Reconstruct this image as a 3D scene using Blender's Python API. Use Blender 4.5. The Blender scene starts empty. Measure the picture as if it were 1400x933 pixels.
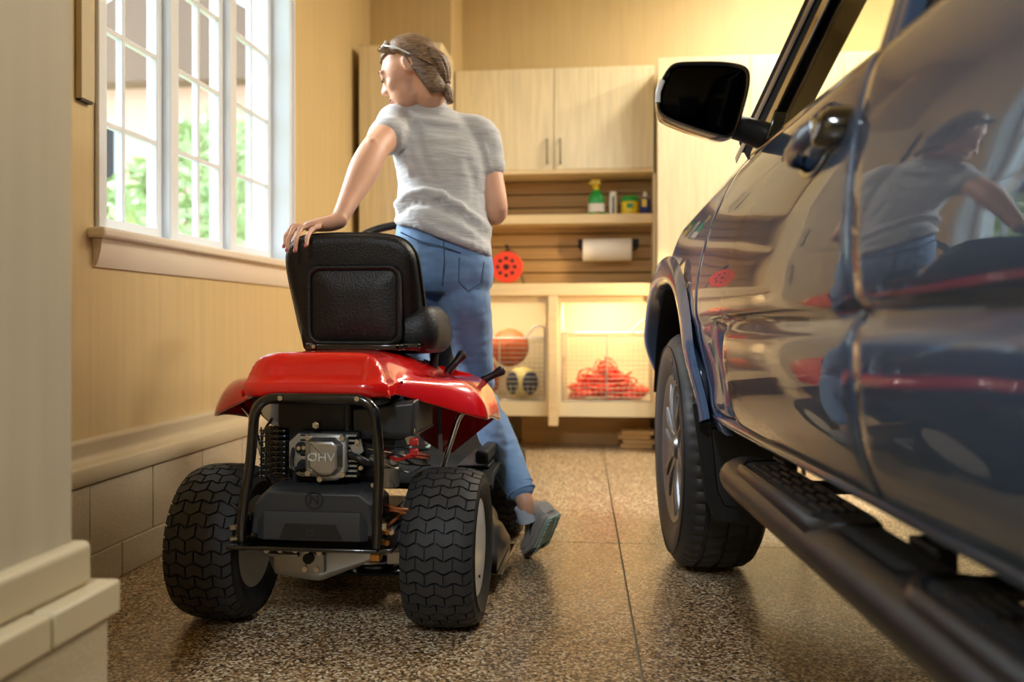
import bpy, bmesh, math, random
from mathutils import Vector, Matrix, noise, Euler
from math import sin, cos, pi, radians as R
random.seed(7)
SC = bpy.context.scene
COL = SC.collection

# ------------------------------------------------------------------ camera, sky, exposure
YAW = R(6.39)
cam = bpy.data.cameras.new('camera'); camo = bpy.data.objects.new('camera', cam); COL.objects.link(camo)
camo.location = (0, 0, .79); camo.rotation_euler = (R(90), 0, YAW)
cam.sensor_width = 36; cam.lens = 1250 / 1400 * 36; cam.shift_y = -26.5 / 1400
cam.clip_start = .02
cam.dof.use_dof = True; cam.dof.focus_distance = 2.4; cam.dof.aperture_fstop = 2.2
SC.camera = camo
w = bpy.data.worlds.new('world'); SC.world = w; w.use_nodes = True
bg = w.node_tree.nodes['Background']
bg.inputs[0].default_value = (.76, .88, 1.0, 1); bg.inputs[1].default_value = 3.8
SC.view_settings.view_transform = 'Standard'; SC.view_settings.look = 'None'
SC.view_settings.exposure = 0.26; SC.view_settings.gamma = 1; SC.view_settings.use_curve_mapping = False
SC.cycles.use_denoising = True
SC.cycles.max_bounces = 8; SC.cycles.diffuse_bounces = 4; SC.cycles.transparent_max_bounces = 12
SC.cycles.sample_clamp_indirect = 6; SC.cycles.caustics_reflective = False; SC.cycles.caustics_refractive = False

def area(name, loc, rot, sx, sy, power, color=(1, 1, 1), portal=False, spread=180):
    l = bpy.data.lights.new(name, 'AREA'); l.shape = 'RECTANGLE'; l.size = sx; l.size_y = sy
    l.energy = power; l.color = color; l.spread = R(spread)
    if portal: l.cycles.is_portal = True
    o = bpy.data.objects.new(name, l); COL.objects.link(o); o.location = loc; o.rotation_euler = rot
    return o
sun = bpy.data.lights.new('sun', 'SUN'); sun.energy = 8.0; sun.angle = R(24); sun.color = (.95, .98, 1)
suno = bpy.data.objects.new('sun', sun); COL.objects.link(suno); suno.rotation_euler = Vector((.80, -.12, -.50)).to_track_quat('-Z', 'Y').to_euler()

# ------------------------------------------------------------------ materials
MATS = {}
def srgb(r, g, b):
    f = lambda c: (c / 255 / 12.92) if c / 255 <= .04045 else ((c / 255 + .055) / 1.055) ** 2.4
    return (f(r), f(g), f(b), 1)
def mat(name, col, rough=.5, metal=0, coat=0, coat_rough=.05, coat_ior=1.5, bump=None, spec=.5, emit=None, var=None, sheen=0):
    """col linear rgba; bump=(noise scale, strength, distance, stretch); var=(scale, amount, stretch) tints the colour with noise"""
    m = bpy.data.materials.new(name); m.use_nodes = True; nt = m.node_tree; p = nt.nodes['Principled BSDF']
    p.inputs['Base Color'].default_value = col; p.inputs['Roughness'].default_value = rough
    p.inputs['Metallic'].default_value = metal; p.inputs['Coat Weight'].default_value = coat
    p.inputs['Coat Roughness'].default_value = coat_rough; p.inputs['Coat IOR'].default_value = coat_ior; p.inputs['Specular IOR Level'].default_value = spec
    if sheen: p.inputs['Sheen Weight'].default_value = sheen
    if emit: p.inputs['Emission Color'].default_value = emit[0]; p.inputs['Emission Strength'].default_value = emit[1]
    def ncoord(stretch):
        tc = nt.nodes.new('ShaderNodeTexCoord'); mp = nt.nodes.new('ShaderNodeMapping')
        mp.inputs['Scale'].default_value = stretch; nt.links.new(tc.outputs['Object'], mp.inputs[0]); return mp
    if bump:
        sc, st, di, stretch = bump
        n = nt.nodes.new('ShaderNodeTexNoise'); n.inputs['Scale'].default_value = sc; n.inputs['Detail'].default_value = 3
        nt.links.new(ncoord(stretch).outputs[0], n.inputs['Vector'])
        b = nt.nodes.new('ShaderNodeBump'); b.inputs['Strength'].default_value = st; b.inputs['Distance'].default_value = di
        nt.links.new(n.outputs[0], b.inputs['Height']); nt.links.new(b.outputs[0], p.inputs['Normal'])
    if var:
        sc, am, stretch = var
        n = nt.nodes.new('ShaderNodeTexNoise'); n.inputs['Scale'].default_value = sc; n.inputs['Detail'].default_value = 4
        nt.links.new(ncoord(stretch).outputs[0], n.inputs['Vector'])
        r = nt.nodes.new('ShaderNodeValToRGB')
        r.color_ramp.elements[0].position = .3; r.color_ramp.elements[1].position = .7
        r.color_ramp.elements[0].color = tuple(c * (1 - am) for c in col[:3]) + (1,)
        r.color_ramp.elements[1].color = tuple(min(1, c * (1 + am)) for c in col[:3]) + (1,)
        nt.links.new(n.outputs[0], r.inputs[0]); nt.links.new(r.outputs[0], p.inputs['Base Color'])
    MATS[name] = m; return m
U = (1, 1, 1)
mat('wall', srgb(203, 180, 132), .55, bump=(60, .25, .002, (1, 1, .06)), var=(30, .05, (1, 1, .05)))
mat('pier', srgb(186, 176, 152), .6, bump=(50, .3, .002, (1, 1, .06)), var=(30, .06, (1, 1, .05)))  # wall paint greyed to stand for the cool light on the pier
mat('ceiling', srgb(225, 210, 170), .8)
mat('trim', srgb(196, 182, 150), .42, bump=(25, .1, .002, U))
mat('block', srgb(186, 172, 144), .8, bump=(180, .5, .002, U), var=(150, .12, U))
mat('mortar', srgb(176, 164, 138), .9)
mat('white_paint', srgb(228, 234, 240), .35)
mat('sill_paint', srgb(232, 222, 205), .35)
mat('maple', srgb(230, 214, 174), .35, coat=.2, coat_rough=.2, var=(9, .09, (5, 5, .35)))
mat('maple_edge', srgb(230, 206, 160), .4, var=(9, .06, (.35, 5, 5)))
mat('plank', srgb(186, 150, 96), .5, var=(6, .14, (.3, 5, 8)))
mat('slat_groove', srgb(120, 92, 52), .7)
mat('bracket', srgb(120, 110, 92), .35, metal=.9)
mat('cab_white', srgb(226, 212, 176), .5)
mat('wire', srgb(190, 186, 176), .35, metal=.7)
mat('rubber', srgb(46, 46, 47), .6, bump=(300, .3, .001, U), spec=.4)
mat('rubber_truck', srgb(44, 45, 47), .5, spec=.45)
mat('rim_white', srgb(214, 214, 214), .35, coat=.5)
mat('steel_black', srgb(9, 9, 10), .22, coat=.8)
mat('plastic_black', srgb(22, 22, 24), .42, bump=(500, .15, .0005, U))
mat('plastic_grey', srgb(46, 48, 51), .4, bump=(500, .15, .0005, U))
mat('vinyl', srgb(14, 14, 15), .45, spec=.45, bump=(170, .8, .002, U))
mat('dark', srgb(10, 10, 10), .7)
mat('cast', srgb(168, 167, 162), .42, metal=.85, bump=(300, .3, .0006, U))
mat('cast_gloss', srgb(176, 176, 174), .3, metal=.9)
mat('letter_glint', srgb(214, 213, 208), .35, metal=.35)  # cast metal lightened, bright edge glints put into the colour
mat('zinc', srgb(205, 200, 188), .25, metal=1)
mat('brass', srgb(196, 140, 74), .3, metal=1)
mat('chrome', srgb(225, 225, 228), .08, metal=1)
mat('red', srgb(222, 16, 16), .22, coat=1, coat_rough=.04)
mat('red_wire', srgb(170, 24, 22), .4)
mat('copper_wire', srgb(150, 84, 44), .4)
mat('skin', srgb(226, 174, 144), .48, var=(14, .07, U))
mat('lip', srgb(186, 104, 92), .45)
mat('nail', srgb(196, 96, 88), .25)
mat('eye_lid', srgb(196, 138, 112), .5)
mat('lash', srgb(60, 42, 34), .6)
mat('shirt', srgb(196, 197, 199), .85, bump=(45, .5, .004, (.5, .5, 3)), var=(60, .1, (.35, .35, 4)), sheen=.3)
mat('denim', srgb(118, 154, 198), .8, bump=(40, .35, .004, U), var=(14, .16, (1, 1, .6)), sheen=.2)
mat('denim_seam', srgb(70, 98, 136), .8)
mat('shoe', srgb(176, 172, 166), .8, bump=(220, .3, .001, U))
mat('shoe_black', srgb(28, 28, 32), .6)
mat('sole', srgb(178, 204, 196), .6)
mat('sock', srgb(190, 200, 216), .9)
mat('lace', srgb(70, 84, 104), .8)
mat('glasses', srgb(235, 238, 240), .15, coat=1)
mat('lens', srgb(170, 186, 200), .06, coat=1)
mat('paint', srgb(56, 76, 106), .4, metal=0, spec=.1, coat=1, coat_rough=.015, coat_ior=1.5)
mat('black_gloss', srgb(8, 8, 9), .12, coat=1, coat_rough=.03)
mat('trim_black', srgb(16, 16, 17), .5)
mat('board_black', srgb(24, 24, 27), .38, bump=(400, .2, .0006, U))
mat('grip', srgb(14, 14, 15), .85, bump=(500, .8, .002, U))
mat('alloy', srgb(128, 130, 135), .34, metal=.9)
mat('alloy_dark', srgb(46, 47, 50), .35, metal=.7)
mat('mirror', srgb(26, 26, 28), .05, metal=1)
mat('amber', srgb(226, 226, 222), .15, coat=1)
mat('interior', srgb(13, 13, 14), .8, spec=.2)
mat('orange', srgb(226, 62, 28), .5)
mat('ball_orange', srgb(178, 84, 40), .6, bump=(300, .5, .001, U))
mat('ball_navy', srgb(28, 38, 62), .5)
mat('ball_yellow', srgb(206, 192, 120), .5)
mat('paper', srgb(240, 236, 228), .8)
mat('green_plastic', srgb(30, 150, 60), .3)
mat('yellow_plastic', srgb(238, 208, 30), .35)
mat('blue_plastic', srgb(28, 44, 120), .35)
mat('white_plastic', srgb(232, 230, 222), .35)
mat('label_white', srgb(232, 228, 222), .5)
mat('label_red', srgb(200, 50, 40), .5)
mat('lumber', srgb(196, 160, 104), .6, var=(8, .15, (.4, 4, 4)))
mat('concrete', srgb(190, 184, 172), .8)
mat('leaf', srgb(158, 182, 128), .6, var=(3, .35, U))
mat('bark', srgb(96, 78, 60), .8)
mat('lawn', srgb(190, 190, 150), .9, var=(8, .3, U))
mat('house', srgb(214, 176, 160), .8)
mat('roof', srgb(116, 96, 84), .8)
mat('garage_door', srgb(92, 84, 70), .6)
mat('lamp', srgb(250, 240, 220), .4, emit=((1, .84, .6, 1), 6))

def glass(name, tint, refl_rough=.0, f=.5):
    m = bpy.data.materials.new(name); m.use_nodes = True; nt = m.node_tree; nt.nodes.clear()
    o = nt.nodes.new('ShaderNodeOutputMaterial'); mx = nt.nodes.new('ShaderNodeMixShader')
    t = nt.nodes.new('ShaderNodeBsdfTransparent'); t.inputs[0].default_value = tint
    g = nt.nodes.new('ShaderNodeBsdfGlossy'); g.inputs['Roughness'].default_value = refl_rough
    fr = nt.nodes.new('ShaderNodeLayerWeight'); fr.inputs[0].default_value = .5
    pw = nt.nodes.new('ShaderNodeMath'); pw.operation = 'POWER'; pw.inputs[1].default_value = 4
    ma = nt.nodes.new('ShaderNodeMath'); ma.operation = 'MULTIPLY_ADD'; ma.inputs[1].default_value = f; ma.inputs[2].default_value = .03
    nt.links.new(fr.outputs['Facing'], pw.inputs[0]); nt.links.new(pw.outputs[0], ma.inputs[0])
    nt.links.new(ma.outputs[0], mx.inputs[0]); nt.links.new(t.outputs[0], mx.inputs[1]); nt.links.new(g.outputs[0], mx.inputs[2])
    nt.links.new(mx.outputs[0], o.inputs[0]); MATS[name] = m
glass('glass', (.97, .99, .99, 1)); glass('car_glass', (.95, .98, .94, 1), f=.10)

def floor_material():
    m = bpy.data.materials.new('floor'); m.use_nodes = True; nt = m.node_tree; p = nt.nodes['Principled BSDF']
    tc = nt.nodes.new('ShaderNodeTexCoord')
    v = nt.nodes.new('ShaderNodeTexVoronoi'); v.inputs['Scale'].default_value = 165; v.feature = 'F1'
    nt.links.new(tc.outputs['Object'], v.inputs['Vector'])
    s = nt.nodes.new('ShaderNodeSeparateColor'); nt.links.new(v.outputs['Color'], s.inputs[0])
    r = nt.nodes.new('ShaderNodeValToRGB'); r.color_ramp.interpolation = 'CONSTANT'
    stops = [(0, (48, 38, 30)), (.14, (112, 88, 62)), (.33, (170, 142, 104)), (.55, (206, 182, 144)), (.74, (146, 112, 74)), (.86, (236, 224, 198))]
    r.color_ramp.elements[0].color = srgb(*stops[0][1])
    r.color_ramp.elements[1].position = stops[1][0]; r.color_ramp.elements[1].color = srgb(*stops[1][1])
    for pos, c in stops[2:]:
        e = r.color_ramp.elements.new(pos); e.color = srgb(*c)
    nt.links.new(s.outputs[0], r.inputs[0]); nt.links.new(r.outputs[0], p.inputs['Base Color'])
    p.inputs['Roughness'].default_value = .45; p.inputs['Coat Weight'].default_value = .75; p.inputs['Coat Roughness'].default_value = .2
    b = nt.nodes.new('ShaderNodeBump'); b.inputs['Strength'].default_value = .35; b.inputs['Distance'].default_value = .0015
    nt.links.new(s.outputs[1], b.inputs['Height']); nt.links.new(b.outputs[0], p.inputs['Normal'])
    MATS['floor'] = m
floor_material()

# ------------------------------------------------------------------ mesh helpers
class MB:
    def __init__(self): self.v = []; self.f = []
    def add(self, vs, fs):
        n = len(self.v); self.v += [Vector(p) for p in vs]; self.f += [tuple(i + n for i in f) for f in fs]; return self
    def box(self, c, s, M=None):
        x, y, z = s[0] / 2, s[1] / 2, s[2] / 2
        vs = [Vector((a, b, d)) for a in (-x, x) for b in (-y, y) for d in (-z, z)]
        if M is not None: vs = [M @ p for p in vs]
        c = Vector(c)
        return self.add([p + c for p in vs], [(0, 1, 3, 2), (4, 6, 7, 5), (0, 4, 5, 1), (2, 3, 7, 6), (0, 2, 6, 4), (1, 5, 7, 3)])
    def bb(self, a, b):
        return self.box([(a[i] + b[i]) / 2 for i in range(3)], [abs(b[i] - a[i]) for i in range(3)])
    def loft(self, rings, cap=True, closed=True, loop=False):
        n = len(rings[0]); vs = [p for r in rings for p in r]; fs = []
        m = len(rings)
        for i in range(m if loop else m - 1):
            for j in range(n if closed else n - 1):
                a, b = i * n + j, i * n + (j + 1) % n
                k = (i + 1) % m
                fs.append((a, b, k * n + (j + 1) % n, k * n + j))
        if cap and not loop:
            fs.append(tuple(range(n - 1, -1, -1))); fs.append(tuple((m - 1) * n + j for j in range(n)))
        return self.add(vs, fs)
    def tube(self, pts, r, n=10, cap=True, flat=None, loop=False):
        """sweep a circle along pts; r is a number or one per point; flat=(ref vector, ratio) makes an ellipse"""
        pts = [Vector(p) for p in pts]; rs = r if isinstance(r, (list, tuple)) else [r] * len(pts)
        rings = []; up = None
        for i, p in enumerate(pts):
            if loop: d = pts[(i + 1) % len(pts)] - pts[i - 1]
            else: d = pts[min(i + 1, len(pts) - 1)] - pts[max(i - 1, 0)]
            d.normalize()
            if flat is not None: up = Vector(flat[0])
            elif up is None: up = Vector((0, 0, 1)) if abs(d.z) < .9 else Vector((1, 0, 0))
            a = (up - d * up.dot(d)).normalized(); b = d.cross(a); up = a
            k = flat[1] if flat else 1
            rings.append([p + a * rs[i] * k * cos(2 * pi * j / n) + b * rs[i] * sin(2 * pi * j / n) for j in range(n)])
        return self.loft(rings, cap, True, loop)
    def cyl(self, p0, p1, r0, r1=None, n=16): return self.tube([p0, p1], [r0, r0 if r1 is None else r1], n)
    def lathe(self, prof, n=32, o=(0, 0, 0), ax=(1, 0, 0), u=(0, 1, 0), mod=None, closed=False):
        o, ax, u = Vector(o), Vector(ax).normalized(), Vector(u).normalized(); w_ = ax.cross(u)
        rings = []
        for j, (a, r) in enumerate(prof):
            ring = []
            for i in range(n):
                rr = r + (mod(i, j) if mod else 0); th = 2 * pi * i / n
                ring.append(o + ax * a + (u * cos(th) + w_ * sin(th)) * rr)
            rings.append(ring)
        return self.loft(rings, not closed, True, closed)
    def ball(self, c, r, n=16, m=10, M=None):
        c = Vector(c); r = Vector(r if hasattr(r, '__len__') else (r, r, r)); rings = []
        for i in range(m + 1):
            t = pi * (i + .02) / (m + .04)
            ring = []
            for j in range(n):
                p = Vector((r.x * sin(t) * cos(2 * pi * j / n), r.y * sin(t) * sin(2 * pi * j / n), -r.z * cos(t)))
                ring.append(c + (M @ p if M is not None else p))
            rings.append(ring)
        return self.loft(rings)
    def grid(self, nu, nv, fn):
        vs = [fn(i, j) for i in range(nu + 1) for j in range(nv + 1)]
        fs = [(i * (nv + 1) + j, i * (nv + 1) + j + 1, (i + 1) * (nv + 1) + j + 1, (i + 1) * (nv + 1) + j) for i in range(nu) for j in range(nv)]
        return self.add(vs, fs)
    def prism(self, poly, a, b, fn):
        """poly of 2D points, extruded between a and b; fn(p, q, h) gives the 3D point"""
        n = len(poly)
        return self.loft([[Vector(fn(p[0], p[1], h)) for p in poly] for h in (a, b)])
    def pillow(self, poly, layers, fn):
        """rounded slab: poly outline stacked in layers (height, inset)"""
        n = len(poly); rings = []
        area2 = sum(poly[i][0] * poly[(i + 1) % n][1] - poly[(i + 1) % n][0] * poly[i][1] for i in range(n)); sg = 1 if area2 > 0 else -1
        nr = []
        for i in range(n):
            p, q = Vector(poly[i - 1]), Vector(poly[(i + 1) % n]); d = (q - p).normalized(); nr.append(Vector((-d.y, d.x)) * sg)
        for h, ins in layers:
            rings.append([Vector(fn(poly[i][0] + nr[i].x * ins, poly[i][1] + nr[i].y * ins, h)) for i in range(n)])
        return self.loft(rings)
    def xf(self, M): self.v = [M @ p for p in self.v]; return self
    def mesh(self, name, m, smooth=40):
        me = bpy.data.meshes.new(name); me.from_pydata(self.v, [], self.f)
        bm = bmesh.new(); bm.from_mesh(me); bmesh.ops.recalc_face_normals(bm, faces=bm.faces); bm.to_mesh(me); bm.free()
        me.materials.append(MATS[m] if isinstance(m, str) else m)
        if smooth:
            me.polygons.foreach_set('use_smooth', [True] * len(me.polygons)); me.set_sharp_from_angle(angle=R(smooth))
        return me
    def build(self, name, m, parent=None, bevel=0, smooth=40, seg=2):
        o = bpy.data.objects.new(name, self.mesh(name, m, smooth)); COL.objects.link(o)
        if parent is not None: o.parent = parent
        if bevel:
            b = o.modifiers.new('bevel', 'BEVEL'); b.width = bevel; b.segments = seg; b.limit_method = 'ANGLE'; b.angle_limit = R(40)
        return o
def rrect(cx, cy, hx, hy, r, n=5):
    pts = []
    for (sx, sy, a0) in ((1, 1, 0), (-1, 1, 90), (-1, -1, 180), (1, -1, 270)):
        for i in range(n + 1):
            a = R(a0 + 90 * i / n); pts.append((cx + sx * (hx - r) + r * cos(a), cy + sy * (hy - r) + r * sin(a)))
    return pts
def spline(pts, n=6):
    """Catmull-Rom through points (vectors of any length given as tuples)"""
    P = [Vector(p) for p in pts]; P = [P[0] * 2 - P[1]] + P + [P[-1] * 2 - P[-2]]; out = []
    for i in range(1, len(P) - 2):
        for k in range(n):
            t = k / n
            out.append(.5 * ((2 * P[i]) + (-P[i - 1] + P[i + 1]) * t + (2 * P[i - 1] - 5 * P[i] + 4 * P[i + 1] - P[i + 2]) * t * t + (-P[i - 1] + 3 * P[i] - 3 * P[i + 1] + P[i + 2]) * t ** 3))
    out.append(P[-2]); return out
def round_path(pts, r, n=5):
    P = [Vector(p) for p in pts]; out = [P[0]]
    for i in range(1, len(P) - 1):
        a = (P[i - 1] - P[i]); b = (P[i + 1] - P[i]); k = min(r, a.length * .45, b.length * .45)
        p0, p2 = P[i] + a.normalized() * k, P[i] + b.normalized() * k
        for j in range(n + 1):
            t = j / n; out.append(p0 * (1 - t) ** 2 + P[i] * 2 * t * (1 - t) + p2 * t * t)
    out.append(P[-1]); return out
def lerp(a, b, t): return a + (b - a) * t
def interp(x, tab):
    if x <= tab[0][0]: return tab[0][1]
    for (x0, y0), (x1, y1) in zip(tab, tab[1:]):
        if x <= x1: return lerp(y0, y1, (x - x0) / (x1 - x0))
    return tab[-1][1]
def smooth(a, b, x):
    t = max(0, min(1, (x - a) / (b - a))); return t * t * (3 - 2 * t)
def sinterp(x, tab):
    """monotone-ish smooth interpolation of a table"""
    n = len(tab)
    if x <= tab[0][0]: return tab[0][1]
    if x >= tab[-1][0]: return tab[-1][1]
    d = [(tab[i + 1][1] - tab[i][1]) / (tab[i + 1][0] - tab[i][0]) for i in range(n - 1)]
    m = [d[0]] + [0 if d[i - 1] * d[i] <= 0 else 2 * d[i - 1] * d[i] / (d[i - 1] + d[i]) for i in range(1, n - 1)] + [d[-1]]
    for i in range(n - 1):
        if x <= tab[i + 1][0]:
            h = tab[i + 1][0] - tab[i][0]; t = (x - tab[i][0]) / h
            return (2 * t ** 3 - 3 * t * t + 1) * tab[i][1] + (t ** 3 - 2 * t * t + t) * h * m[i] + (-2 * t ** 3 + 3 * t * t) * tab[i + 1][1] + (t ** 3 - t * t) * h * m[i + 1]
def text_geo(s, size, depth):
    cu = bpy.data.curves.new('lettering', 'FONT'); cu.body = s; cu.size = size; cu.extrude = depth / 2; cu.align_x = 'CENTER'; cu.align_y = 'CENTER'; cu.resolution_u = 3
    o = bpy.data.objects.new('lettering', cu); COL.objects.link(o)
    dg = bpy.context.evaluated_depsgraph_get(); me = o.evaluated_get(dg).to_mesh()
    vs = [p.co.copy() for p in me.vertices]; fs = [tuple(f.vertices) for f in me.polygons]
    o.evaluated_get(dg).to_mesh_clear(); bpy.data.objects.remove(o); bpy.data.curves.remove(cu)
    return vs, fs
def tag(o, label=None, cat=None, group=None, kind=None):
    if label: o['label'] = label
    if cat: o['category'] = cat
    if group: o['group'] = group
    if kind: o['kind'] = kind
    return o
def empty(name, loc=(0, 0, 0), rz=0):
    o = bpy.data.objects.new(name, None); COL.objects.link(o); o.location = loc; o.rotation_euler = (0, 0, rz); o.empty_display_size = .1
    return o
def thing(name, label, cat, loc=(0, 0, 0), rz=0, group=None): return tag(empty(name, loc, rz), label, cat, group)
def struct(o): o['kind'] = 'structure'; return o
def remesh(objs_mb, name, m, parent, voxel=.007, smooth_it=3, fn=None):
    """fuse overlapping closed volumes into one continuous skin"""
    o = objs_mb.build('fuse', m); r = o.modifiers.new('r', 'REMESH'); r.mode = 'VOXEL'; r.voxel_size = voxel
    if smooth_it:
        s = o.modifiers.new('s', 'SMOOTH'); s.factor = .5; s.iterations = smooth_it
    dg = bpy.context.evaluated_depsgraph_get(); me = bpy.data.meshes.new_from_object(o.evaluated_get(dg))
    bpy.data.objects.remove(o); me.name = name
    if fn:
        for v in me.vertices: v.co = fn(v.co.copy(), v.normal.copy())
    me.materials.clear(); me.materials.append(MATS[m])
    me.polygons.foreach_set('use_smooth', [True] * len(me.polygons))
    o = bpy.data.objects.new(name, me); COL.objects.link(o); o.parent = parent
    return o


# ------------------------------------------------------------------ unseen ceiling lamps added as fill
def ceiling_fill(x, y, power, label, color=(1, .94, .83), size=(.3, 1.2)):
    t = thing('ceiling_fill', label, 'light', (x, y, 3.3), 0, 'unseen fill lamps on the garage ceiling')
    MB().box((0, 0, -.03), (size[0] + .06, size[1] + .06, .06)).build('housing', 'white_paint', t, .008)
    MB().box((0, 0, -.064), (size[0], size[1], .008)).build('diffuser', 'lamp', t)
    l = area('ceiling_fill_lamp', (x, y, 3.225), (0, 0, 0), size[0], size[1], power, color)
    return t
ceiling_fill(1.45, 3.3, 34, 'long unseen fill lamp on the ceiling right above the truck cab')
ceiling_fill(1.1, 4.9, 36, 'long unseen fill lamp on the ceiling in front of the truck bonnet')
ceiling_fill(2.5, 4.4, 90, 'long unseen fill lamp on the ceiling on the far side of the truck')
ceiling_fill(-.35, -1.9, 130, 'long unseen cool fill lamp on the ceiling beside the closed garage door', (.80, .90, 1))  # added cool fill from behind the camera

# ------------------------------------------------------------------ the room
XL, YB, XR, YF, ZC = -1.555, 6.16, 3.35, -3.6, 3.3
fl = struct(MB().bb((XL - .3, YF - .2, -.12), (XR + .2, YB + .2, -.012)).build('floor', 'mortar'))
gy = 3.28; gx = lambda y: .063 + (y - 2.02) * -.0373          # the saw-cut joints
g = .003
def slab(y0, y1, x0, x1, side):
    # one cast slab between joints; the long joint runs slightly askew
    a = [(x0, y0), (gx(y0) - g, y0), (gx(y1) - g, y1), (x0, y1)] if side < 0 else [(gx(y0) + g, y0), (x1, y0), (x1, y1), (gx(y1) + g, y1)]
    MB().prism(a, -.0115, 0, lambda p, q, h: (p, q, h)).build('floor_slab', 'floor', fl)
for (y0, y1) in ((YF - .1, gy - g), (gy + g, YB + .1)):
    slab(y0, y1, XL - .2, 0, -1); slab(y0, y1, 0, XR + .1, 1)
struct(MB().bb((XL - .3, YF - .2, ZC), (XR + .2, YB + .2, ZC + .1)).build('ceiling', 'ceiling'))
WY0, WY1, WZ0, WZ1 = 2.63, 4.29, 1.045, 2.62
wl = MB()
for a, b in (((YF, 0), (WY0, ZC)), ((WY1, 0), (YB, ZC)), ((WY0, 0), (WY1, WZ0)), ((WY0, WZ1), (WY1, ZC))):
    wl.bb((XL - .22, a[0], a[1]), (XL, b[0], b[1]))
wl = struct(wl.build('wall_left', 'wall'))
wb = struct(MB().bb((XL - .22, YB, 0), (XR + .2, YB + .15, ZC)).build('wall_back', 'wall'))
struct(MB().bb((XL, 5.72, 0), (-1.03, YB, ZC)).build('wall_back_chase', 'wall', None))
struct(MB().bb((XR, YF, 0), (XR + .15, YB, ZC)).build('wall_right', 'wall'))
struct(MB().bb((2.35, 5.75, 0), (XR, YB, ZC)).build('wall_right_chase', 'wall'))
struct(MB().bb((XL - .22, YF - .15, 0), (XR + .2, YF, ZC)).build('wall_front', 'wall'))
d = struct(empty('door_1', (1.0, YF + .03, 0)))
for i in range(5):
    for j in range(4):
        MB().bb((-1.9 + j * .95, -.02, .01 + i * .5), (-1.9 + j * .95 + .94, .02, .49 + i * .5)).build('door_panel', 'garage_door', d, .012)
# concrete blocks under the left wall and the ledge moulding on top of them
MB().bb((XL, 1.39, 0), (XL + .0345, YB, .317)).build('mortar_bed', 'mortar', wl)
def blocks(z0, z1, y_joint, pitch, y0, y1):
    y = y_joint - math.floor((y_joint - y0) / pitch + 1) * pitch
    while y < y1:
        a, b = max(y, y0) + .002, min(y + pitch, y1) - .002
        if b - a > .03:
            dx = random.uniform(-.0012, .0012)
            MB().bb((XL + .001, a, z0 + .002), (XL + .0376 + dx, b, z1 - .0015)).build('concrete_block', 'block', wl, .003)
        y += pitch
blocks(.106, .317, 2.509, .366, 1.40, YB - .01)
blocks(0, .106, 2.684, .366, 1.40, YB - .01)
prof = [(0, .446), (.014, .446), (.021, .44), (.022, .43), (.016, .40), (.020, .385), (.034, .376), (.048, .372), (.051, .366), (.051, .324), (.046, .318), (0, .318)]
bl = struct(MB().prism(prof, 1.39, YB, lambda p, q, h: (XL + p, h, q)).build('baseboard_left', 'trim', None, 0, 50))
# the pier beside the camera
PX, PY = -.844, 1.352
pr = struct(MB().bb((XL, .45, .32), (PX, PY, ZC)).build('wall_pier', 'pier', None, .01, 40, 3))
MB().bb((XL, .45, 0), (PX + .03, PY + .03, .316)).build('mortar_bed', 'mortar', pr)
for z0, z1, js in ((0, .104, (.45, .92, 1.387)), (.108, .317, (.45, .70, 1.387))):
    for a, b in zip(js, js[1:]):
        MB().bb((-1.4, a + .002, z0), (PX + .037, b - .001, z1)).build('concrete_block', 'block', pr, .004)
for a, b in ((.45, 1.2195), (1.2215, PY + .05)):
    MB().bb((-1.45, a, .32), (PX + .05, b, .374)).build('ledge_board', 'trim', pr, .006, 40, 3)
MB().bb((-1.45, .45, .374), (PX + .02, PY + .02, .444)).build('cap_moulding', 'trim', pr, .012, 40, 4)
# pale strip hanging on the wall
hs = thing('wall_strip', 'narrow pale wooden strip hanging on the wall between pier and window', 'strip', (XL, 2.53, 1.44))
MB().bb((0, -.035, 0), (.02, .035, 1.2)).build('strip', 'trim', hs, .003)
MB().bb((0, -.03, -.006), (.016, .03, .001)).build('black_end_piece', 'trim_black', hs)  # black sliver painting the shadow below the strip

# window with three casement sashes of eight panes
wn = struct(empty('window_1', (XL, 3.46, WZ0)))
WO = Vector((XL, 3.46, WZ0))
L = lambda x, y, z: (x - WO.x, y - WO.y, z - WO.z)
XP = -1.66
fr = MB()
fr.bb(L(XL - .2, WY0 - .002, WZ0), L(XL + .003, WY0 + .03, WZ1)); fr.bb(L(XL - .2, WY1 - .03, WZ0), L(XL + .003, WY1 + .002, WZ1))
fr.bb(L(XL - .2, WY0, WZ1 - .03), L(XL, WY1, WZ1)); fr.bb(L(XL - .2, WY0, WZ0), L(XL - .01, WY1, WZ0 + .03))
fr.build('jamb', 'white_paint', wn, .004)
for (a, b) in ((WY0 - .035, WY0 + .004), (WY1 - .004, WY1 + .012)):
    MB().bb(L(XL, a, WZ0 + .03), L(XL + .014, b, WZ1 + .03)).build('casing', 'white_paint', wn, .004)
MB().bb(L(XL - .1, WY0 - .075, WZ0 - .004), L(XL + .055, WY1 + .06, WZ0 + .028)).build('sill', 'sill_paint', wn, .01, 40, 3)
MB().prism([(0, -.005), (.03, -.005), (.026, -.04), (.016, -.075), (.008, -.09), (0, -.09)], WY0 - .045, WY1 + .03, lambda p, q, h: L(XL + p, h, WZ0 + q)).build('apron', 'sill_paint', wn)
ys = [WY0 + .03, 3.222, 3.748, WY1 - .03]
for y in ys[1:3]:
    MB().bb(L(XP - .05, y - .034, WZ0 + .03), L(XP + .045, y + .034, WZ1 - .03)).build('mullion', 'white_paint', wn, .006)
zr = [WZ0 + .082, 1.437, 1.747, 2.057, WZ1 - .08]
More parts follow.
